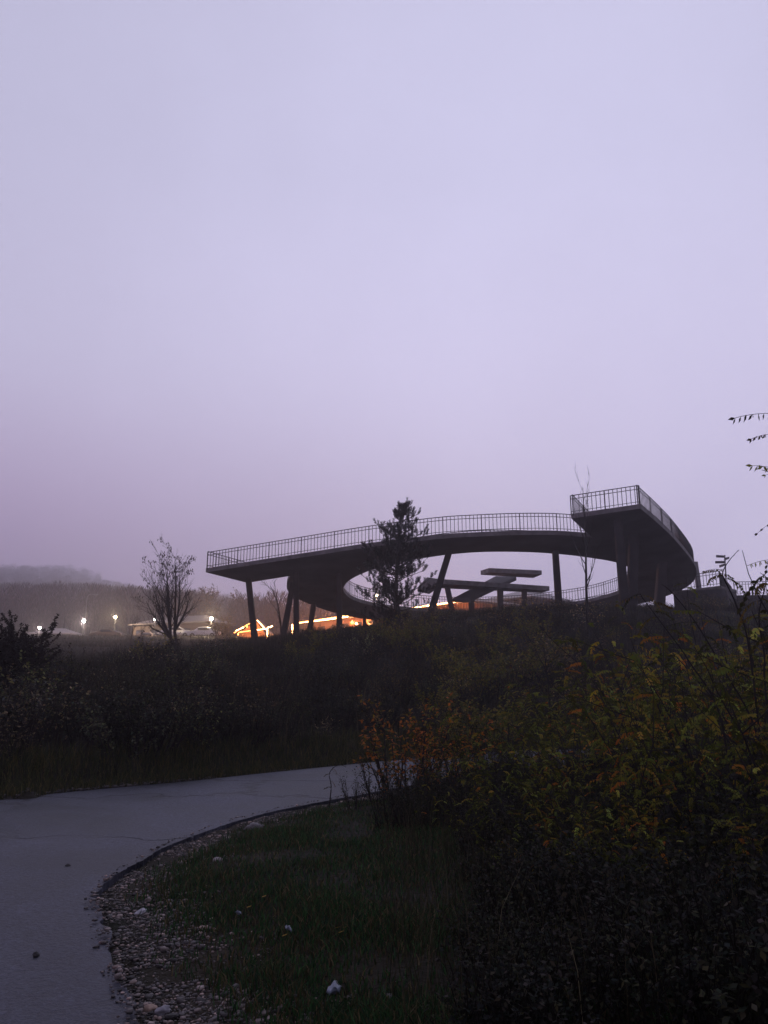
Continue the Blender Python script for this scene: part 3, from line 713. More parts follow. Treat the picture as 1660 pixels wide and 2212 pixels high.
# ---- stuff: merged undergrowth
def merge(name, protos, pts, rots, scs, m, which, kind='stuff', tint=None):
    Vs, Qs, Cs = [], [], []; n = 0
    for (x, y, z), r, s, w, tn in zip(pts, rots, scs, which, tint if tint is not None else [1]*len(pts)):
        V, Q, C = protos[w]; c_, s_ = math.cos(r), math.sin(r)
        W = np.stack([(V[:,0]*c_-V[:,1]*s_)*s+x, (V[:,0]*s_+V[:,1]*c_)*s+y, V[:,2]*s+z], 1)
        Vs.append(W); Qs.append(Q+n); Cs.append(C*tn); n += len(V)
    o = mesh_obj(name, np.concatenate(Vs), np.concatenate(Qs), np.concatenate(Cs), m); tag(o, kind=kind); return o
THK = []
palettes = [[(.028,.034,.022),(.05,.05,.028)], [(.05,.045,.022),(.15,.105,.035)], [(.034,.042,.022),(.085,.085,.03)], [(.022,.026,.022),(.036,.034,.028)], [(.05,.042,.034),(.12,.09,.05)]]
for i, pal in enumerate(palettes):
    s, l = shrub_simple(1.5, 11, [7,5,8,4,3][i], 400+i, pal, .075, .35, 6)
    V1, Q1, C1 = s.arrays(); V2, Q2, C2 = l.arrays()
    C1 = np.broadcast_to(np.array([.018,.015,.013]), V1.shape)
    THK.append((np.vstack([V1, V2]), np.vstack([Q1, Q2+len(V1)]), np.vstack([C1, C2])))
random.seed(77)
pts, rots, scs, wh, tn = [], [], [], [], []
def zoneok(x, y): 
    u = x/y
    return -.62 < u < .60
for _ in range(2900):
    y = 13+41*random.random()**1.15; x = random.uniform(-.6, .58)*y
    r = float(np.interp(x, FX, FY))
    if y < r+1.8: continue
    nn = noise.noise(Vector((x*.16, y*.16, 3)))
    s = random.uniform(.4, 1.05)*(.8+1.3*max(0, nn))*(1.35 if random.random() < .12 else 1)
    if y > 41: s *= (.55 if x < 21 else .75)
    if x < -5 and y > 30: s *= .75
    if math.hypot(x+11, y-40) < 2 or (abs(x/y+.268) < .022 and 31 < y < 41): continue
    w = random.choice([0,3,2,0,3]) if x < 0 else random.choice([0,1,2,3,1,4])
    if random.random() < .18: w = 4
    pts.append((x, y, TZ(x, y)-.1)); rots.append(random.uniform(0,6.28)); scs.append(s); wh.append(w); tn.append(math.exp(random.gauss(0,.55)+1.2*nn))
print('thicket', len(pts))
o = merge('slope_undergrowth', THK, pts, rots, scs, M['drop'], wh, tint=tn); tag(o, 'dark tangled undergrowth covering the slope between road and walkway', 'undergrowth')
pts, rots, scs, wh = [], [], [], []
for _ in range(900):                                   # near right bank, under the locusts
    y = random.uniform(3.4, 14.5); u = random.uniform(.0, .62); x = u*y
    if float(dist_poly(x, y, NP)) < 1.2 or inside(np.array([x]), np.array([y]), ROUGHPOLY)[0]: continue
    if u < .10+.05*noise.noise(Vector((y*1.3, 2, 0))) and y < 8.5: continue
    pts.append((x, y, TZ(x, y)-.05)); rots.append(random.uniform(0,6.28)); scs.append(random.uniform(.2,.42)*(1+.5*sm(.1,.5,u))); wh.append(random.choice([0,3,3,3]))
o = merge('bank_undergrowth', THK, pts, rots, scs, M['drop'], wh); tag(o, 'dark weeds and twigs filling the right bank under the locust bushes', 'undergrowth')

def blades(name, x, y, h, w, cols, label, m=M['grass'], bend=.35, zoff=0):
    n = len(x); z = TZv(x, y)+zoff; az = rng.uniform(0, 6.283, n); fz = rng.uniform(0, 6.283, n)
    b = h*bend*rng.uniform(.1, 1.3, n)
    sx, sy = np.cos(fz)*w/2, np.sin(fz)*w/2; lx, ly = np.cos(az)*b, np.sin(az)*b
    def row(t, k, f): return [np.stack([x+lx*t*t+sg*sx*f, y+ly*t*t+sg*sy*f, z+h*k], 1) for sg in (-1, 1)]
    R = row(0, 0, 1)+row(.55, .6, .8)+row(1, .97, .15)
    V = np.stack(R, 1).reshape(-1, 3); k = np.arange(n)[:,None]*6
    Q = np.concatenate([k+np.array([[0,1,3,2]]), k+np.array([[2,3,5,4]])], 1).reshape(-1,4)
    o = mesh_obj(name, V, Q, np.repeat(cols, 6, axis=0), m); return tag(o, label, 'grass', kind='stuff')
def palette(n, cs, p, s=.3):
    cs = np.array(cs); c = cs[rng.choice(len(cs), n, p=p)]; return c*np.exp(rng.normal(0, s, (n,1)))
# short verge grass inside the bend
n = 170000; y = 2.6+9.5*rng.random(n)**1.2; x = rng.uniform(-.5, .35, n)*y
dn = dist_poly(x, y, NP); ins = inside(x, y, ROUGHPOLY)
pn_ = np.array([noise.noise(Vector((a*1.4, b*1.4, 0))) for a, b in zip(x[:n], y[:n])])
keep = (~ins) & (dn > .22+.4*rng.random(n)+.3*pn_) & (y < np.interp(x, FX, FY)-1)
keep &= rng.random(n) < np.clip(.75+pn_*1.4, .15, 1)
x, y, pn_ = x[keep], y[keep], pn_[keep]; n = len(x)
h = rng.uniform(.02, .06, n)*(1+1.6*np.clip(pn_, 0, 1)+2.4*sm(.1, 2.4, x))
blades('grass', x, y, h, .007+.004*rng.random(n), palette(n, [(.034,.088,.028),(.062,.060,.026),(.13,.10,.052),(.022,.052,.024)], [.38,.27,.15,.2]), 'short damp grass on the verge inside the bend', bend=.7)
# dry stems on the near bank
n = 5200; y = rng.uniform(3.6, 13, n); x = rng.uniform(.0, .6, n)*y
k = (~inside(x, y, ROUGHPOLY)) & (dist_poly(x, y, NP) > 1.1); x, y = x[k], y[k]; n = len(x)
blades('dry_grass', x, y, rng.uniform(.15,.7,n), .0035, palette(n, [(.05,.042,.025),(.10,.085,.05),(.02,.025,.012)], [.45,.1,.45]), 'thin dry grass stalks standing in the weeds of the right bank', bend=.5)
# roadside strip beyond the road
n = 60000; t = rng.random(n); x = rng.uniform(-9, 20, n); r_ = np.interp(x, FX, FY); y = r_+.05+2.3*rng.random(n)**1.3
blades('roadside_grass', x, y, rng.uniform(.05,.22,n)*(1+.6*np.clip(y-r_-.6,0,1)), .012, palette(n, [(.05,.058,.018),(.10,.085,.03),(.03,.04,.016)], [.45,.3,.25]), 'yellowing grass strip along the far side of the road', bend=.6)
# tall dry grass over the slope
n = 90000; y = 14+44*rng.random(n)**1.2; x = rng.uniform(-.6,.58,n)*y; k = y > np.interp(x, FX, FY)+1.6
x, y = x[k], y[k]; n = len(x)
pn_ = np.array([noise.noise(Vector((a*.3, b*.3, 9))) for a, b in zip(x, y)])
k = rng.random(n) < np.clip(.45+1.6*pn_, .1, 1); x, y, pn_ = x[k], y[k], pn_[k]; n = len(x)
blades('slope_grass', x, y, rng.uniform(.25,.95,n)*np.where(y > 42, .55, 1)*(1+.4*pn_), .018, palette(n, [(.03,.026,.016),(.10,.08,.05),(.024,.026,.014),(.05,.035,.02)], [.4,.07,.33,.2]), 'tall dry grass standing among the shrubs of the slope', bend=.35)
# grass crest around the columns and the hilltop
n = 50000; y = rng.uniform(44, 104, n); x = rng.uniform(-.56,.55,n)*y
blades('hilltop_grass', x, y, rng.uniform(.1,.45,n), .04, palette(n, [(.035,.034,.02),(.06,.05,.03),(.024,.028,.016)], [.4,.2,.4]), 'rough grass over the hilltop under the walkway', bend=.5)

# ---- gravel
def stones(P, S, cols):
    base = np.array([(1,0,0),(0,1,0),(-1,0,0),(0,-1,0),(.6,.6,.65),(-.6,.6,.65),(-.6,-.6,.65),(.6,-.6,.65),(.7,.1,-.6),(0,.7,-.6),(-.7,0,-.6),(0,-.7,-.6)], float)
    q = [(4,5,6,7),(0,1,5,4),(1,2,6,5),(2,3,7,6),(3,0,4,7),(8,9,1,0),(9,10,2,1),(10,11,3,2),(11,8,0,3)]
    n = len(P); V = base[None]*(1+rng.normal(0,.16,(n,12,3))); V *= S[:,None,None]*np.stack([rng.uniform(.7,1.3,n), rng.uniform(.6,1.1,n), rng.uniform(.35,.75,n)],1)[:,None,:]
    a = rng.uniform(0,6.28,n)[:,None]; X = V[...,0]*np.cos(a)-V[...,1]*np.sin(a); Yv = V[...,0]*np.sin(a)+V[...,1]*np.cos(a)
    V = np.stack([X, Yv, V[...,2]], -1)+P[:,None,:]
    Q = (np.array(q)[None]+np.arange(n)[:,None,None]*12).reshape(-1,4)
    return V.reshape(-1,3), Q, np.repeat(cols, 12, axis=0)
n = 150000; y = 2.8+10*rng.random(n); x = rng.uniform(-.55,.12,n)*y; dn = dist_poly(x, y, NP)
k = (dn < 1.3) & (~inside(x, y, ROUGHPOLY) | (dn < .12*rng.random(n)**2)); x, y, dn = x[k], y[k], dn[k]; n = len(x)
pn_ = np.array([noise.noise(Vector((a*1.7, b*1.7, 5)))+.6*noise.noise(Vector((a*6, b*6, 1))) for a, b in zip(x, y)])
k = (dn < .38+.42*rng.random(n)*(1+1.6*pn_)) & (rng.random(n) < np.clip(.55+1.2*pn_, .08, 1))
x, y = x[k], y[k]; n = len(x); S = np.exp(rng.normal(-5.0,.55,n)).clip(.003,.03)
print('stones', n)
V, Q, C = stones(np.stack([x, y, TZv(x, y)+S*.2+np.where(inside(x, y, ROUGHPOLY), .072, 0)], 1), S, palette(n, [(.20,.165,.155),(.36,.27,.24),(.11,.10,.10),(.05,.046,.046)], [.27,.13,.3,.3], .3))
tag(mesh_obj('gravel', V, Q, C, M['stone']), 'loose pale gravel along the inner edge of the bend', 'gravel', kind='stuff')
x = rng.uniform(-9,4,1500); r_ = np.interp(x, FX, FY); y = r_+.02+.35*rng.random(1500)**2; S = np.exp(rng.normal(-3.9,.4,1500)).clip(.01,.05)*np.where(x < -3.5, 1, .5)
V, Q, C = stones(np.stack([x, y, TZv(x, y)+S*.2+.04], 1), S, palette(1500, [(.16,.14,.13),(.07,.065,.065)], [.4,.6], .2))
tag(mesh_obj('roadside_gravel', V, Q, C, M['stone']), 'loose stones along the far road edge', 'gravel', kind='stuff')

# ---- single stones and litter
def rock(name, px, py, size, label, c=(.3,.28,.3), z=None, seed=1, m=None, cat='stone', dz=0):
    p = on_z(px, py, -1.55); gz = (TZ(p.x, p.y) if z is None else z)+dz
    bm = bmesh.new(); bmesh.ops.create_icosphere(bm, subdivisions=3, radius=1)
    for v in bm.verts:
        nn = noise.noise(v.co*1.3+Vector((seed*7.3,0,0)))*.45+noise.noise(v.co*3.7+Vector((seed,3,0)))*.18
        v.co = v.co*(1+nn); v.co = Vector((round(v.co.x*2.2)/2.2*.35+v.co.x*.65, v.co.y, v.co.z))
        v.co = Vector((v.co.x*size[0], v.co.y*size[1], v.co.z*size[2]))
    me = bpy.data.meshes.new(name); bm.to_mesh(me); bm.free()
    a = me.color_attributes.new('Col', 'FLOAT_COLOR', 'POINT'); a.data.foreach_set('color', np.tile(np.array([*c,1], np.float32), len(me.vertices)))
    me.materials.append(m or M['stone']); me.polygons.foreach_set('use_smooth', [True]*len(me.polygons))
    o = bpy.data.objects.new(name, me); col.objects.link(o); o.location = (p.x, p.y, gz+size[2]*.35); o.rotation_euler.z = seed*.7
    return tag(o, label, cat)
rock('flat_stone', 306,1948,(.07,.035,.014),'flat pale slab of stone lying in the gravel at the tip of the bend',(.38,.37,.42),seed=2)
rock('stone', 80,2047,(.024,.02,.018),'dark stone lying alone on the asphalt near the left edge',(.035,.033,.035),z=ZR,seed=3)
rock('stone', 148,1858,(.028,.02,.012),'small dark clod on the asphalt left of the gravel tip',(.04,.035,.035),z=ZR,seed=4)
rock('stone', 328,2145,(.036,.028,.02),'tan stone in the gravel patch near the bottom of the picture',(.42,.30,.24),seed=5)
rock('stone', 355,2152,(.042,.03,.022),'grey lump of stone right of the tan stone in the bottom gravel',(.27,.26,.3),seed=6)
rock('stone', 318,2184,(.034,.03,.018),'pinkish stone lowest in the bottom gravel patch',(.36,.25,.22),seed=7)
rock('stone', 470,1860,(.05,.04,.02),'pale stone in the upper gravel of the bend',(.30,.27,.27),seed=8)
rock('stone', 550,1781,(.10,.06,.05),'rounded grey stone against the broken road edge',(.2,.19,.2),seed=9)
rock('stone', 14,1724,(.07,.05,.045),'white stone on the far road edge at the left picture edge',(.5,.5,.55),seed=10)
def crumpled(name, px, py, size, label, seed, m=None, cat='litter'):
    o = rock(name, px, py, size, label, (.6,.65,.75), seed=seed, m=m or M['plastic'], cat=cat, dz=.03)
    for v in o.data.vertices:
        k = noise.noise(Vector(v.co)*38+Vector((seed,0,0)))*.02; v.co.z += k; v.co.x += k*.8
    return o
crumpled('plastic_bag', 722,2148,(.065,.03,.016),'crumpled bluish white plastic bag in the grass at the bottom',11)
crumpled('plastic_bottle', 624,2024,(.045,.016,.01),'squashed pale plastic scrap in the middle of the verge grass',12)
crumpled('paper_scrap', 515,1983,(.02,.012,.008),'small pale scrap in the grass right of the gravel',13)
for k, (px, py) in enumerate([(722,2024),(738,2026),(730,2034),(609,2027),(533,1967),(566,1951)]):
    p = on_z(px, py, -1.5); q = QM()
    for j in range(1): diamond(q, Vector((0,0,0)), Vector((1,.3*k,.25)), Vector((0,.3,1)), .045, .035, (.42,.26,.05))
    o = q.build('fallen_leaf', M['leaf']); o.location = (p.x, p.y, TZ(p.x, p.y)+.06)
    tag(o, ['yellow leaf, left of three lying close together in the grass','yellow leaf, right of three lying close together in the grass','yellow leaf, lowest of three lying close together in the grass','lone yellow leaf beside the squashed plastic scrap','yellow leaf in the grass nearest the gravel','yellow leaf in the grass above the other fallen leaves'][k], 'leaf', 'fallen yellow leaves')

# ---------------------------------------------------------------- hilltop: lamps, cars, buildings
def point(name, p, col_, e, r=.15, parent=None):
    l = bpy.data.lights.new(name, 'POINT'); l.color = col_; l.energy = e; l.shadow_soft_size = r
    o = bpy.data.objects.new(name, l); col.objects.link(o); o.location = p
    if parent: adopt(o, parent); o.location = Vector(p)-Vector(parent.location)
    return o
def ball(r, c=(0,0,0), seg=10):
    bm = bmesh.new(); bmesh.ops.create_uvsphere(bm, u_segments=seg, v_segments=seg//2+1, radius=r); me = bpy.data.meshes.new('bulb'); bm.to_mesh(me); bm.free()
    me.polygons.foreach_set('use_smooth', [True]*len(me.polygons)); return me
def lamp(px, py, d, label, white=False, e=700, r=.2):
    h = at(px, py, d); g = TZ(h.x, h.y); root = thing('street_lamp', (h.x, h.y, g), label, 'street lamp', 'lit lamps on the hilltop car park')
    q = QM(); q.tube([Vector((0,0,-.2)), Vector((0,0,(h.z-g)*.5)), Vector((0,0,h.z-g-r))], [.07,.055,.045], 6); q.build('pole', M['rail'], root)
    me = ball(r); me.materials.append(M['lampw' if white else 'lamp']); o = bpy.data.objects.new('bulb', me); col.objects.link(o); o.parent = root; o.location = (0,0,h.z-g)
    q = QM(); q.tube([Vector((0,0,h.z-g+r*.9)), Vector((0,0,h.z-g+r*1.4))], [r*.7,.03], 8); q.build('lamp_cap', M['galv'], root)
    l = point('lamp_light', (0,0,0), (1,.80,.66) if white else (1,.76,.45), e*2.6, r); l.parent = root; l.location = (0,-.5,h.z-g-.1)
lamp(86,1356,115,'lit lamp furthest left, above the low grey roof', True, 500, .2)
lamp(182,1341,112,'lit lamp in front of the tall curved mast', True, 800, .26)
lamp(250,1333,116,'lit yellow lamp just right of the tall curved mast', False, 900, .24)
lamp(335,1338,110,'small lit lamp half hidden by the upright leafless tree', True, 300, .15)
lamp(457,1336,104,'lit lamp right of the white cars', False, 1200, .25)
lamp(814,1287,92,'lit lamp seen through the walkway loop, left of the pine', False, 700, .2)
lamp(758,1399,1,'x') if False else None
# tall mast
b = at(181,1384,106); g_ = TZ(b.x, b.y)
ms = thing('lamp_mast', (b.x, b.y, g_), 'tall unlit lamp mast with a curved arm at the left', 'lamp post')
q = QM(); rl = Vector(ms.location); P = [at(*p, 106)-rl for p in [(182,1390),(185,1340),(187.5,1300),(190,1288),(196,1283.5),(206,1284)]]; P[0].z = -.2
q.tube(catmull(P, 4), .05, 6); q.build('mast', M['galv'], ms)
q = QM(); q.box(P[-1]+Vector((.15,0,-.02)), (.5,.2,.1)); q.build('lamp_head', M['galv'], ms)

def car(px, py, d, rz, paint, label):
    p = at(px, py, d); g = TZ(p.x, p.y); root = thing('parked_car', (p.x, p.y, g), label, 'car', 'cars parked on the hilltop'); root.rotation_euler.z = rz
    prof = [(-2.1,.35),(-2.15,.75),(-1.75,.9),(-1.25,.98),(-.6,1.42),(.55,1.45),(1.35,1.02),(2.0,.92),(2.15,.6),(2.1,.35)]
    V = []; n = len(prof)
    for x_, z_ in prof:
        w = .85 if z_ < 1.0 else .66
        V += [(x_, -w, z_), (x_, w, z_)]
    F = [(2*i, 2*i+1, 2*i+3, 2*i+2) for i in range(n-1)]+[(2*n-2, 2*n-1, 1, 0)]+[tuple(2*i for i in range(n)), tuple(2*i+1 for i in reversed(range(n)))]
    o = pymesh('body', V, F, paint, root); bv = o.modifiers.new('b', 'BEVEL'); bv.width = .06; bv.segments = 2
    for s in (-1, 1):
        q = QM(); q.hexa([(-1.05,s*.83,1.0),(.95,s*.83,1.0),(.95,s*.80,1.0),(-1.05,s*.80,1.0)], [(-.55,s*.72,1.34),(.5,s*.72,1.34),(.5,s*.69,1.34),(-.55,s*.69,1.34)]); q.build('side_window', M['glass'], root)
        for xx in (-1.35, 1.35):
            q = QM(); q.tube([Vector((xx,s*.72,.32)), Vector((xx,s*.74,.32)), Vector((xx,s*.88,.32)), Vector((xx,s*.885,.32))], [.05,.32,.32,.12], 12); q.build('wheel', M['tyre'], root)
    q = QM(); q.hexa([(1.30,-.62,1.06),(1.30,.62,1.06),(1.36,.62,1.06),(1.36,-.62,1.06)], [(.66,-.56,1.42),(.66,.56,1.42),(.7,.56,1.45),(.7,-.56,1.45)]); q.build('windscreen', M['glass'], root)
    return root
car(378,1386,103,.15,M['white'],'white car parked behind the trunk of the upright leafless tree')
car(441,1386,103,-.1,M['white'],'white car parked just left of the lit lamp and lit bush')
car(228,1388,108,.2,M['beige_paint'],'dull brown car parked between the mast and the leafless tree')
car(316,1385,112,.1,M['beige_paint'],'brown car parked left of the white car behind the tree')

def house(name, A, B, depth, zb, ze, rise, label, wallm, roofm, ov=.5, cat='building'):
    d = Vector((B.x-A.x, B.y-A.y, 0)); L = d.length; ang = math.atan2(d.y, d.x)
    root = thing(name, (A.x, A.y, zb), label, cat); root.rotation_euler.z = ang
    H = ze-zb
    q = QM(); q.box((L/2, depth/2, H/2-.2), (L, depth, H+.4)); q.build('wall', wallm, root)
    rx0, rx1, ry0, ry1 = -ov, L+ov, -ov, depth+ov; m_ = min(depth*.45, L*.45); ym = depth/2
    V = [(rx0,ry0,H+.02),(rx1,ry0,H+.02),(rx1,ry1,H+.02),(rx0,ry1,H+.02),(rx0+m_,ym,H+rise),(rx1-m_,ym,H+rise)]
    V += [(a, b, H+.16 if i < 4 else c+.16) for i, (a, b, c) in enumerate(V)]
    F = [(0,3,2,1),(6,7,11,10),(7,8,11),(8,9,10,11),(9,6,10),(0,1,7,6),(1,2,8,7),(2,3,9,8),(3,0,6,9)]
    pymesh('roof', V, F, roofm, root)
    for k in range(int(L//3)):
        q = QM(); q.box((1.5+3*k, -.02, H*.52), (1.5, .06, H*.45)); q.build('window', M['glass'], root)
    return root, L, H
# long lit building
Ea = on_z(634,1348,9.5); Eb = on_z(1012,1297,9.5)
hb, L, H = house('long_pavilion', Vector((Ea.x+.3,Ea.y+.5,0)), Vector((Eb.x+.3,Eb.y+.5,0)), 8, 6.75, 9.35, .9, 'long low building with glowing orange light strips under its eaves behind the loop', M['wood'], M['rooftile'])
def strip(pa, pb, name='light_strip', r=.07, m=M['led'], par=None):
    q = QM(); q.tube([pa, (pa+pb)/2, pb], r, 5); o = q.build(name, m)
    if par is not None:
        inv = Vector(par.location); ang = -par.rotation_euler.z; c_, s_ = math.cos(ang), math.sin(ang)
        for v in o.data.vertices:
            p = v.co-inv; v.co = Vector((p.x*c_-p.y*s_, p.x*s_+p.y*c_, p.z))
        o.parent = par
    return o
def segs(px0, px1, y0, y1, cuts, r, par, z=9.5):
    for a, b in cuts:
        pa = on_z(px0+(px1-px0)*a, y0+(y1-y0)*a, z); pb = on_z(px0+(px1-px0)*b, y0+(y1-y0)*b, z)
        strip(pa, pb, r=r, par=par)
lx = lambda p: (p-644)/(1000-644)
segs(644,1000,1347,1298,[(lx(644),lx(668)),(lx(677),lx(726)),(lx(736),lx(752))],.085,hb)
segs(644,1000,1347,1298,[(lx(880),lx(888)),(lx(891),lx(898)),(lx(900),lx(903)),(lx(906),lx(911)),(lx(914),lx(917)),(lx(921),lx(927)),(lx(940),lx(968)),(lx(978),lx(999))],.07,hb)
for ya, yb in [(1349,1361),(1365,1371),(1373,1378),(1380,1389)]:
    strip(at(632,ya,108.6), at(632,yb,108.6), r=.08, par=hb)
strip(on_z(638,1345.4,9.68), on_z(745,1330.3,9.68), name='string_light', r=.03, m=M['leddim'], par=hb)
for a, b in [((744,1356.5),(749,1360)),((741,1365),(749,1364)),((760,1364.5),(763,1364.5))]: strip(at(*a,92), at(*b,92), r=.08, par=hb)
for k, (px, py) in enumerate([(640,1352),(665,1350),(690,1346),(715,1343),(740,1340),(765,1345),(790,1340),(900,1318),(930,1314),(955,1310),(985,1306)]):
    p = on_z(px, py-3, 9.0); point('strip_light', (p.x-.3, p.y-.9, 8.9), (1,.34,.11), 800, .3, None)
# chalet kiosk
A_ = at(516,1390,96); B_ = at(577,1388,98)
kk = thing('chalet_kiosk', (A_.x, A_.y, TZ(A_.x, A_.y)), 'small gabled chalet outlined with orange string lights left of the columns', 'kiosk')
kz = Vector(kk.location); w_ = B_.x-A_.x; zt = at(515,1366,96).z-kz.z; zp = at(553,1338,96).z-kz.z
q = QM(); q.box((w_/2,2,zt/2-.2), (w_,4,zt+.4)); q.build('wall', M['wood'], kk)
xm = at(553,1338,96).x-kz.x
V = [(-.5,-.4,zt-.15),(w_+.5,-.4,zt-.15),(xm,-.4,zp),(-.5,4.4,zt-.15),(w_+.5,4.4,zt-.15),(xm,4.4,zp)]
V += [(a, b, c+.15) for a, b, c in V]
pymesh('roof', V, [(0,3,5,2),(1,2,5,4),(6,8,11,9),(7,10,11,8),(0,2,8,6),(2,1,7,8),(3,9,11,5),(5,11,10,4),(0,6,9,3),(1,4,10,7)], M['rooftile'], kk)
V = [(0,-.05,zt-.1),(w_,-.05,zt-.1),(xm,-.05,zp-.15),(0,.05,zt-.1),(w_,.05,zt-.1),(xm,.05,zp-.15)]
pymesh('gable', V, [(0,1,2),(5,4,3),(0,3,4,1),(1,4,5,2),(2,5,3,0)], M['wood'], kk)
for a, b, r, m_ in [((510,1363),(516,1360),.07,'led'),((518,1359),(527,1355),.07,'led'),((529,1353),(550,1341),.03,'leddim'),((556,1340),(561,1345),.05,'led'),((562,1346),(571,1356),.05,'led'),
               ((515,1366),(545,1362),.035,'leddim'),((548,1362),(577,1358),.05,'led'),((578,1357),(582,1354),.06,'led'),((584,1355),(589,1352),.07,'led'),((534,1349),(534,1356),.04,'leddim'),((549,1347),(549,1356),.04,'leddim'),
               ((578,1360),(578,1383),.07,'led'),((515,1368),(515,1372),.07,'leddim'),((506,1367),(511,1365),.06,'leddim')]:
    strip(at(*a,95.5), at(*b,95.5), r=r, m=M[m_], par=kk)
    M_ = None
for px, py in [(522,1368),(548,1368),(574,1366)]:
    p = at(px, py, 94.8); point('kiosk_light', p, (1,.42,.14), 200, .3)
point('kiosk_gable_light', at(552,1352,94.8), (1,.42,.14), 260, .2)
# other roofs in the fog
A_ = at(286,1378,118); B_ = at(440,1372,112)
house('long_shed', A_, B_, 7, 6.7, at(286,1360,118).z+.6, 1.3, 'long hazy building with a pale sloping roof behind the parked cars', M['brownwall'], M['rooftile'])
A_ = at(66,1385,122); B_ = at(150,1385,122)
house('low_pavilion', A_, B_, 6, 6.7, at(66,1370,122).z, 1.0, 'low hazy building with a grey hipped roof at the far left', M['column'], M['roofpale'])
A_ = at(205,1385,125); B_ = at(245,1384,125)
house('small_shed', A_, B_, 5, 6.7, at(205,1368,125).z, .6, 'small brown shed behind the mast and the brown car', M['wood'], M['rooftile'])
A_ = at(1035,1330,98); B_ = at(1150,1325,92)
house('hazy_hall', A_, B_, 9, 6.0, at(1035,1303,98).z, 1.5, 'hazy hall with a pale hipped roof seen behind the concrete canopy', M['column'], M['roofpale'])

# trees on the bank behind the pavilion
P3 = dict(n=6, wob=.12, up=.04, lv=2, kids=[14,9,3], start=[.2,.1,.2], ang=[42,38,30], len=[.48,.5,.5], rmin=.03, rr=.5, taper=.8)
random.seed(31); protoT = []
for k in range(3):
    q = QM(); tips = []; grow(q, Vector((0,0,-.3)), Vector((0,0,1)), 7.5, .15, 0, P3, tips)
    l = QM()
    for lvl, pts_, dirs in tips:
        if lvl == 2:
            for _ in range(4): diamond(l, pts_[random.randrange(1,6)], Vector((random.gauss(0,1),random.gauss(0,1),random.gauss(0,1))), Vector((0,.2,1)), .3, .16, vary((.16,.085,.06), .3))
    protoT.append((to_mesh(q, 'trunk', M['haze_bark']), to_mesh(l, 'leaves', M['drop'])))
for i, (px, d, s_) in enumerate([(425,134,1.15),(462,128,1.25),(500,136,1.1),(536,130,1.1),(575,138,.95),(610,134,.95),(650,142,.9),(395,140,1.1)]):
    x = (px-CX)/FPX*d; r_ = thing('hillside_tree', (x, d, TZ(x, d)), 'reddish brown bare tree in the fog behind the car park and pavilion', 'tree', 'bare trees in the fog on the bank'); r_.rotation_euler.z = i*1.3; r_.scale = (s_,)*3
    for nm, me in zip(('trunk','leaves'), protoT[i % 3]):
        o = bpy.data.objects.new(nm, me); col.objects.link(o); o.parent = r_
# far wood on the hill
FT = []
random.seed(41)
for k in range(4):
    q = QM(); q.col = (.03,.025,.025); tips = []
    q.tube([Vector((0,0,-1)), Vector((0,0,4))], [.2,.1], 3, cap=False)
    for _ in range(210):
        z_ = 1.5+7.5*random.random(); rr = 2.6*math.sin(min(1, (z_-1)/8.2)*math.pi*.8+.25); a = random.uniform(0,6.28); rr *= math.sqrt(random.random())
        diamond(q, Vector((math.cos(a)*rr, math.sin(a)*rr, z_)), Vector((math.cos(a)*.5, math.sin(a)*.5, 1)), Vector((random.gauss(0,1),random.gauss(0,1),0)), 1.15, .13, vary((.10,.065,.07), .3))  # reddish-brown twigs, lightened so the colour carries some of the fog's fading
    FT.append(q.arrays())
pts, rots, scs, wh = [], [], [], []
for _ in range(6500):
    y = 140+940*random.random()**1.35; x = random.uniform(-.62, .0)*y
    if y < 190 and random.random() < .5: continue
    pts.append((x, y, TZ(x, y))); rots.append(random.uniform(0,6.28)); scs.append(random.uniform(.5,1.1)+.7*sm(300,700,y)*random.random()); wh.append(random.randrange(4))
o = merge('hill_wood', FT, pts, rots, scs, M['drop'], wh); tag(o, 'dark leafless wood on the hillside fading into the fog', 'wood')

# ---------------------------------------------------------------- haze, sky, light, camera
bm = bmesh.new(); bmesh.ops.create_cube(bm, size=1); me = bpy.data.meshes.new('haze'); bm.to_mesh(me); bm.free()
hz = bpy.data.objects.new('haze', me); col.objects.link(hz)
zlo = float(Z.min())-1; zhi = float(Z.max())+22
hz.scale = (1120, 1230, zhi-zlo); hz.location = (-215, 565, (zhi+zlo)/2)
hm = bpy.data.materials.new('haze_air'); hm.use_nodes = True; nt = hm.node_tree; nt.nodes.remove(nt.nodes['Principled BSDF'])
pv = nt.nodes.new('ShaderNodeVolumePrincipled'); pv.inputs['Density'].default_value = .0016; pv.inputs['Color'].default_value = (.96,.92,1,1); pv.inputs['Anisotropy'].default_value = .6
nt.links.new(pv.outputs[0], nt.nodes['Material Output'].inputs['Volume']); me.materials.append(hm); tag(hz, kind='stuff')

w = bpy.data.worlds.new('World'); sc.world = w; w.use_nodes = True; nt = w.node_tree; L_ = nt.links.new
bg = nt.nodes['Background']; N = nt.nodes.new
sky = N('ShaderNodeTexSky'); sky.sky_type = 'NISHITA'; sky.sun_disc = False; sky.sun_elevation = math.radians(4); sky.sun_rotation = math.radians(10); sky.air_density = 2; sky.dust_density = 4
tc = N('ShaderNodeTexCoord'); sx = N('ShaderNodeSeparateXYZ'); L_(tc.outputs['Generated'], sx.inputs[0])
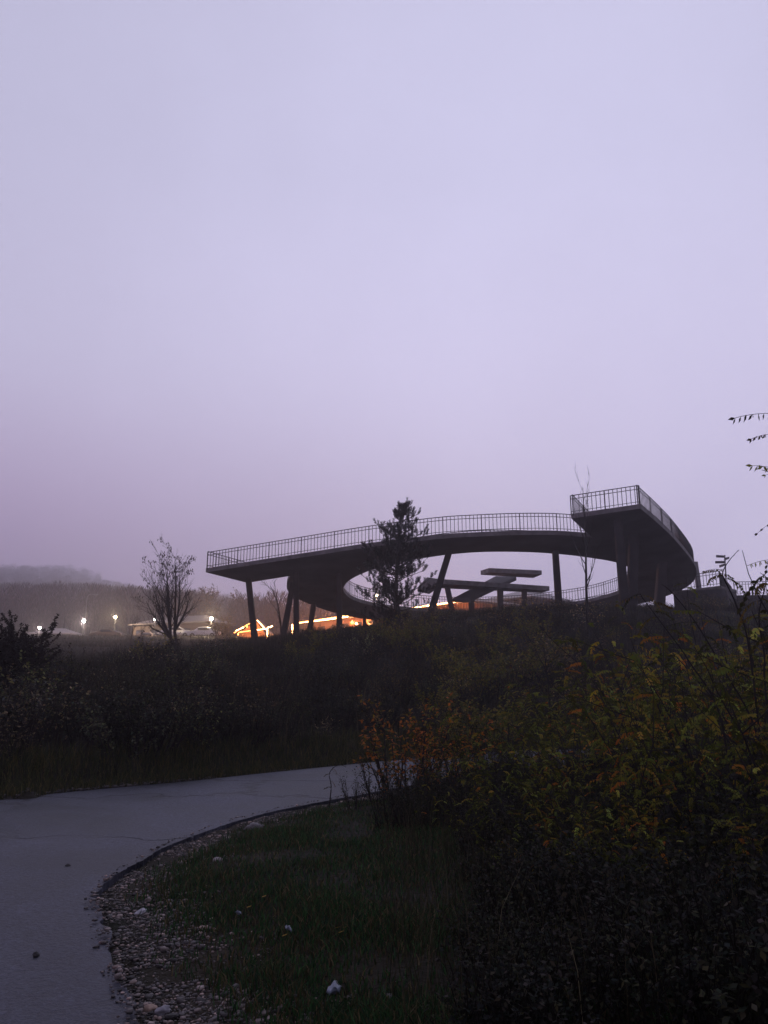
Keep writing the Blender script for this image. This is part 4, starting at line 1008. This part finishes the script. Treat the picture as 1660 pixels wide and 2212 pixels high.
# overcast cloud layer: lavender ahead where the last daylight is, dimmer behind and overhead
r1 = N('ShaderNodeMapRange'); r1.inputs['From Min'].default_value = -.2; r1.inputs['From Max'].default_value = .75; r1.inputs['To Min'].default_value = .24; r1.inputs['To Max'].default_value = 1.0; r1.interpolation_type = 'SMOOTHSTEP'; L_(sx.outputs['Y'], r1.inputs['Value'])
r2 = N('ShaderNodeMapRange'); r2.inputs['From Min'].default_value = -.6; r2.inputs['From Max'].default_value = .1; r2.inputs['To Min'].default_value = .86; r2.inputs['To Max'].default_value = 1.0; L_(sx.outputs['X'], r2.inputs['Value'])
mm = N('ShaderNodeMath'); mm.operation = 'MULTIPLY'; L_(r1.outputs[0], mm.inputs[0]); L_(r2.outputs[0], mm.inputs[1])
cl = N('ShaderNodeTexNoise'); cl.inputs['Scale'].default_value = 1.6; cl.inputs['Detail'].default_value = 4; L_(tc.outputs['Generated'], cl.inputs['Vector'])
r3 = N('ShaderNodeMapRange'); r3.inputs['From Min'].default_value = .3; r3.inputs['From Max'].default_value = .7; r3.inputs['To Min'].default_value = .9; r3.inputs['To Max'].default_value = 1.08; L_(cl.outputs['Fac'], r3.inputs['Value'])
m2 = N('ShaderNodeMath'); m2.operation = 'MULTIPLY'; L_(mm.outputs[0], m2.inputs[0]); L_(r3.outputs[0], m2.inputs[1])
cr = N('ShaderNodeValToRGB'); e = cr.color_ramp.elements; e[0].position = .0; e[0].color = (.74,.69,.92,1); e[1].position = .6; e[1].color = (.535,.53,.715,1); L_(sx.outputs['Z'], cr.inputs['Fac'])
v = N('ShaderNodeVectorMath'); v.operation = 'SCALE'; L_(cr.outputs[0], v.inputs[0]); L_(m2.outputs[0], v.inputs['Scale'])
v3 = N('ShaderNodeVectorMath'); v3.operation = 'SCALE'; L_(sky.outputs[0], v3.inputs[0]); v3.inputs['Scale'].default_value = .004
v2 = N('ShaderNodeVectorMath'); v2.operation = 'ADD'; L_(v.outputs[0], v2.inputs[0]); L_(v3.outputs[0], v2.inputs[1])
da = N('ShaderNodeMapRange'); da.inputs['From Min'].default_value = -.42; da.inputs['From Max'].default_value = .12; da.inputs['To Min'].default_value = 1; da.inputs['To Max'].default_value = 0; L_(sx.outputs['X'], da.inputs['Value'])
db = N('ShaderNodeMapRange'); db.inputs['From Min'].default_value = .1; db.inputs['From Max'].default_value = .42; db.inputs['To Min'].default_value = .92; db.inputs['To Max'].default_value = 0; db.interpolation_type = 'SMOOTHSTEP'; L_(sx.outputs['Z'], db.inputs['Value'])
dc = N('ShaderNodeMath'); dc.operation = 'MULTIPLY'; L_(da.outputs[0], dc.inputs[0]); L_(db.outputs[0], dc.inputs[1])
dm = N('ShaderNodeMix'); dm.data_type = 'RGBA'; dm.inputs[7].default_value = (.42,.27,.48,1); L_(dc.outputs[0], dm.inputs[0]); L_(v2.outputs[0], dm.inputs[6])
L_(dm.outputs[2], bg.inputs['Color']); bg.inputs['Strength'].default_value = 1.27

sl_ = bpy.data.lights.new('sun', 'SUN'); sl_.energy = .12; sl_.angle = math.radians(25); sl_.color = (.86,.84,1)
so_ = bpy.data.objects.new('sun', sl_); col.objects.link(so_); so_.rotation_euler = (math.radians(-48), math.radians(10), 0)

cam = bpy.data.cameras.new('camera'); co = bpy.data.objects.new('camera', cam); col.objects.link(co)
cam.sensor_fit = 'VERTICAL'; cam.sensor_height = 36; cam.lens = FPX/2212*36; cam.clip_end = 4000; cam.clip_start = .05
co.rotation_euler = (math.pi/2+PIT, 0, 0); sc.camera = co
sc.view_settings.view_transform = 'Standard'; sc.view_settings.look = 'None'; sc.view_settings.exposure = 0; sc.view_settings.gamma = 1
sc.render.engine = 'CYCLES'
sc.cycles.use_denoising = True; sc.cycles.max_bounces = 5; sc.cycles.diffuse_bounces = 2; sc.cycles.glossy_bounces = 2; sc.cycles.volume_bounces = 1; sc.cycles.sample_clamp_indirect = 4
bpy.context.view_layer.update()
